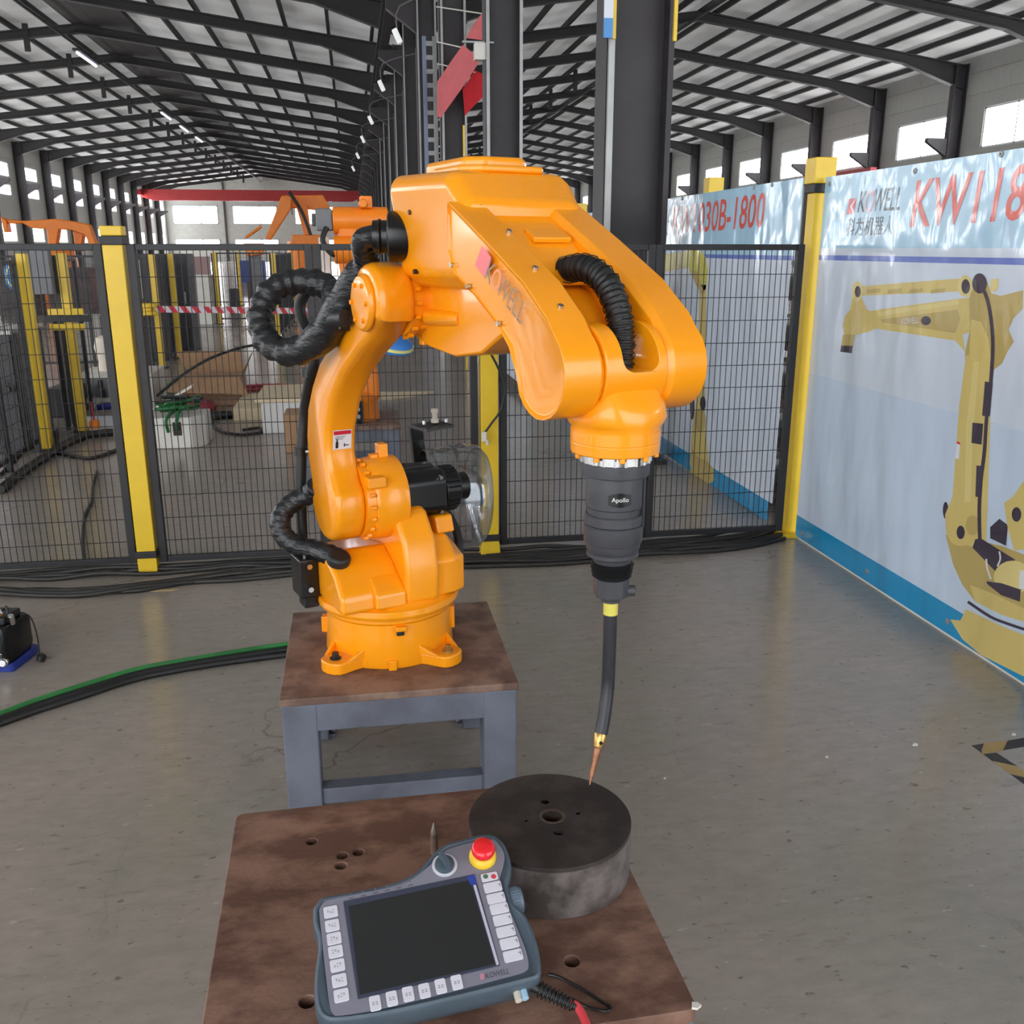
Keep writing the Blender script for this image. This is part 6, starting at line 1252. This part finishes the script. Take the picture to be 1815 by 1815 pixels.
bm = bm_new(); box(bm, (.12, -.12, 1.40), (.20, .02, 1.48)); rod(bm, (.14, -.1, 1.43), (.14, -.16, 1.43), .03, seg=12); obj('top_valve', bm, orange_d, r2, bevel=.01)
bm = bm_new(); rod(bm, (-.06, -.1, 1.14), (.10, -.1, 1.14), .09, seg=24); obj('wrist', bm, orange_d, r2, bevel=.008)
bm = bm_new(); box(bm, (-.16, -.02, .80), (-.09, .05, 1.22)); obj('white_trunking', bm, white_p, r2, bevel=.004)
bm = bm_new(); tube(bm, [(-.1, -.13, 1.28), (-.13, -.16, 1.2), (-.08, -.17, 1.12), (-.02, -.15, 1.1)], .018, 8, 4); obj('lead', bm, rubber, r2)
# ---- far orange palletisers
Z2 = lambda L: [(230 + x / 4.3214, 340 + y / 4.3214) for x, y in L]
def slab(nm, px, y, th, m, par, o_): 
    ps = [at_y(u, v, y) - o_ for u, v in px]; bm = bm_new(); loft(bm, [[(p.x, p.y + s, p.z) for p in ps] for s in (-th / 2, th / 2)]); return obj(nm, bm, m, par, bevel=.03)
yp = 30.; c = at_y(530, 470, yp); o_ = Vector((c.x, yp, 0)); t = thing('palletising_robot', 'tall orange palletising robot far down the hall left of the robot arm', 'robot', o_)
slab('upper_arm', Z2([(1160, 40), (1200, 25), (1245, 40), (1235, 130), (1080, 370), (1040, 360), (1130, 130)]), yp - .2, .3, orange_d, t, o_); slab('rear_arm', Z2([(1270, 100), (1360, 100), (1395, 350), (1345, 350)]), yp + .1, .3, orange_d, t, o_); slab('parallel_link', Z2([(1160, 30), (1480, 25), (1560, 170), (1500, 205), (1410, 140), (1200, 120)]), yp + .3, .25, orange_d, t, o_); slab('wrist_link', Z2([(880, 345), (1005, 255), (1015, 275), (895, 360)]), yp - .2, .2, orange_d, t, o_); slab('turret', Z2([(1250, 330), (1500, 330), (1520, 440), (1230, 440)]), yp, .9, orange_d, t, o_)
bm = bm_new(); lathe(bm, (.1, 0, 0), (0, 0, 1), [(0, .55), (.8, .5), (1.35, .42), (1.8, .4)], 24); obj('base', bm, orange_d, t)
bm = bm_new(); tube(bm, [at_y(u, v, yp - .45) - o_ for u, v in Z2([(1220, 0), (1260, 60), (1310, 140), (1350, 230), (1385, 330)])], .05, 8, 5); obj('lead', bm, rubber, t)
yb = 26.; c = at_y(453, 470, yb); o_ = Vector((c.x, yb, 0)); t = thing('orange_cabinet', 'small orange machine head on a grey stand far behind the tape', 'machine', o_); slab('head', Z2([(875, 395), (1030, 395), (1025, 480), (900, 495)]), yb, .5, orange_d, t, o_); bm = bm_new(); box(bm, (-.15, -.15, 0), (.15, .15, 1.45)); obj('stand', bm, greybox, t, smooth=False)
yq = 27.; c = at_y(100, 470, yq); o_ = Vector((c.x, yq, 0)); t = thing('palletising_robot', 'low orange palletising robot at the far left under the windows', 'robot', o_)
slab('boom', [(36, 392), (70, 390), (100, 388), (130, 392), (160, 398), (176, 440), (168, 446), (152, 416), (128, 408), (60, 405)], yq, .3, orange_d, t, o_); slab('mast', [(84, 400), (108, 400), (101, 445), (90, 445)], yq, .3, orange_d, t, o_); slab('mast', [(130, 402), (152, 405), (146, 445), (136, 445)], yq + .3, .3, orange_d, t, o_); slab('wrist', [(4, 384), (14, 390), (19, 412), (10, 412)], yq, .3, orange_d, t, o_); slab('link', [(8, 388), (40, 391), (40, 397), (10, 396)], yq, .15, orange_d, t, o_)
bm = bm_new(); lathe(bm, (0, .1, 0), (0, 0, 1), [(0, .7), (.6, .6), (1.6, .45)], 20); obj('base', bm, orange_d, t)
# ---- odds and ends in the far aisle
misc = [('white_cabinet', 'white machine cabinet in the aisle behind the striped tape', 'cabinet', 340, 378, 576, 488, .8, white_p), ('white_cabinet', 'low pale bench in the far aisle beside the chair', 'bench', 470, 560, 530, 500, 1.0, white_p), ('blue_bench', 'blue workbench far down the aisle', 'bench', 424, 470, 500, 462, 1.0, mat('bench_blue', srgb(70, 84, 150), .6)), ('dark_stool', 'dark stool beside the thin far post', 'stool', 408, 424, 552, 512, .4, steel_dark), ('dark_crate', 'dark crate in the far aisle beyond the stool', 'crate', 440, 474, 535, 500, .6, mat('crate_brown', srgb(84, 66, 62), .7)), ('red_bench', 'pale bench with red parts beyond the dark cabinets', 'bench', 338, 372, 520, 455, .8, mat('bench_rose', srgb(170, 140, 140), .6)), ('brown_rack', 'rack of brown castings behind the far left fence', 'rack', 108, 182, 572, 475, 1.0, mat('casting_brown', srgb(104, 78, 72), .7, col2=srgb(62, 52, 56), vscale=5)), ('grey_bench', 'long pale bench top crossing the far left cell', 'bench', 125, 186, 640, 560, .5, mat('bench_grey', srgb(176, 170, 166), .6)), ('dark_bench', 'dark machine bed under the bracketed yellow post', 'machine', 86, 132, 740, 690, .5, steel_dark), ('grey_rack', 'grey rack of small parts behind the round blue sign', 'rack', 0, 62, 560, 462, 1.0, mat('rack_grey', srgb(96, 86, 86), .7, var=.4, vscale=4))]
for m_ in misc: cab(*m_)
# display board on castors and pale sheets behind the middle post
x0, y0_ = 1.86, 10.0
t = thing('display_board', 'pale display board on black castors behind the yellow post', 'board', (1.84, 11.0, 0))
bm = bm_new(); box(bm, (-.02, -1.05, .12), (.02, 1.2, 1.3)); obj('board', bm, mat('board_pale', srgb(206, 216, 228), .4), t, bevel=.004)
for y_ in (-.95, -.45):
    bm = bm_new(); rod(bm, (-.02, y_, .05), (.02, y_, .05), .05, seg=16); box(bm, (-.025, y_ - .015, .06), (.025, y_ + .015, .12)); obj('castor', bm, rubber, t)
p = at_z(740, 700, 0); bm = bm_new(); prism(bm, [(-.55, -.18), (.05, -.3), (.55, .12), (-.3, .2)], 0, .02, 'z'); o = obj('plywood_sheet', bm, cream); o.location = (p.x - .35, p.y, 0); tag(o, 'cream plywood sheet on the floor behind the second robot', 'plywood')
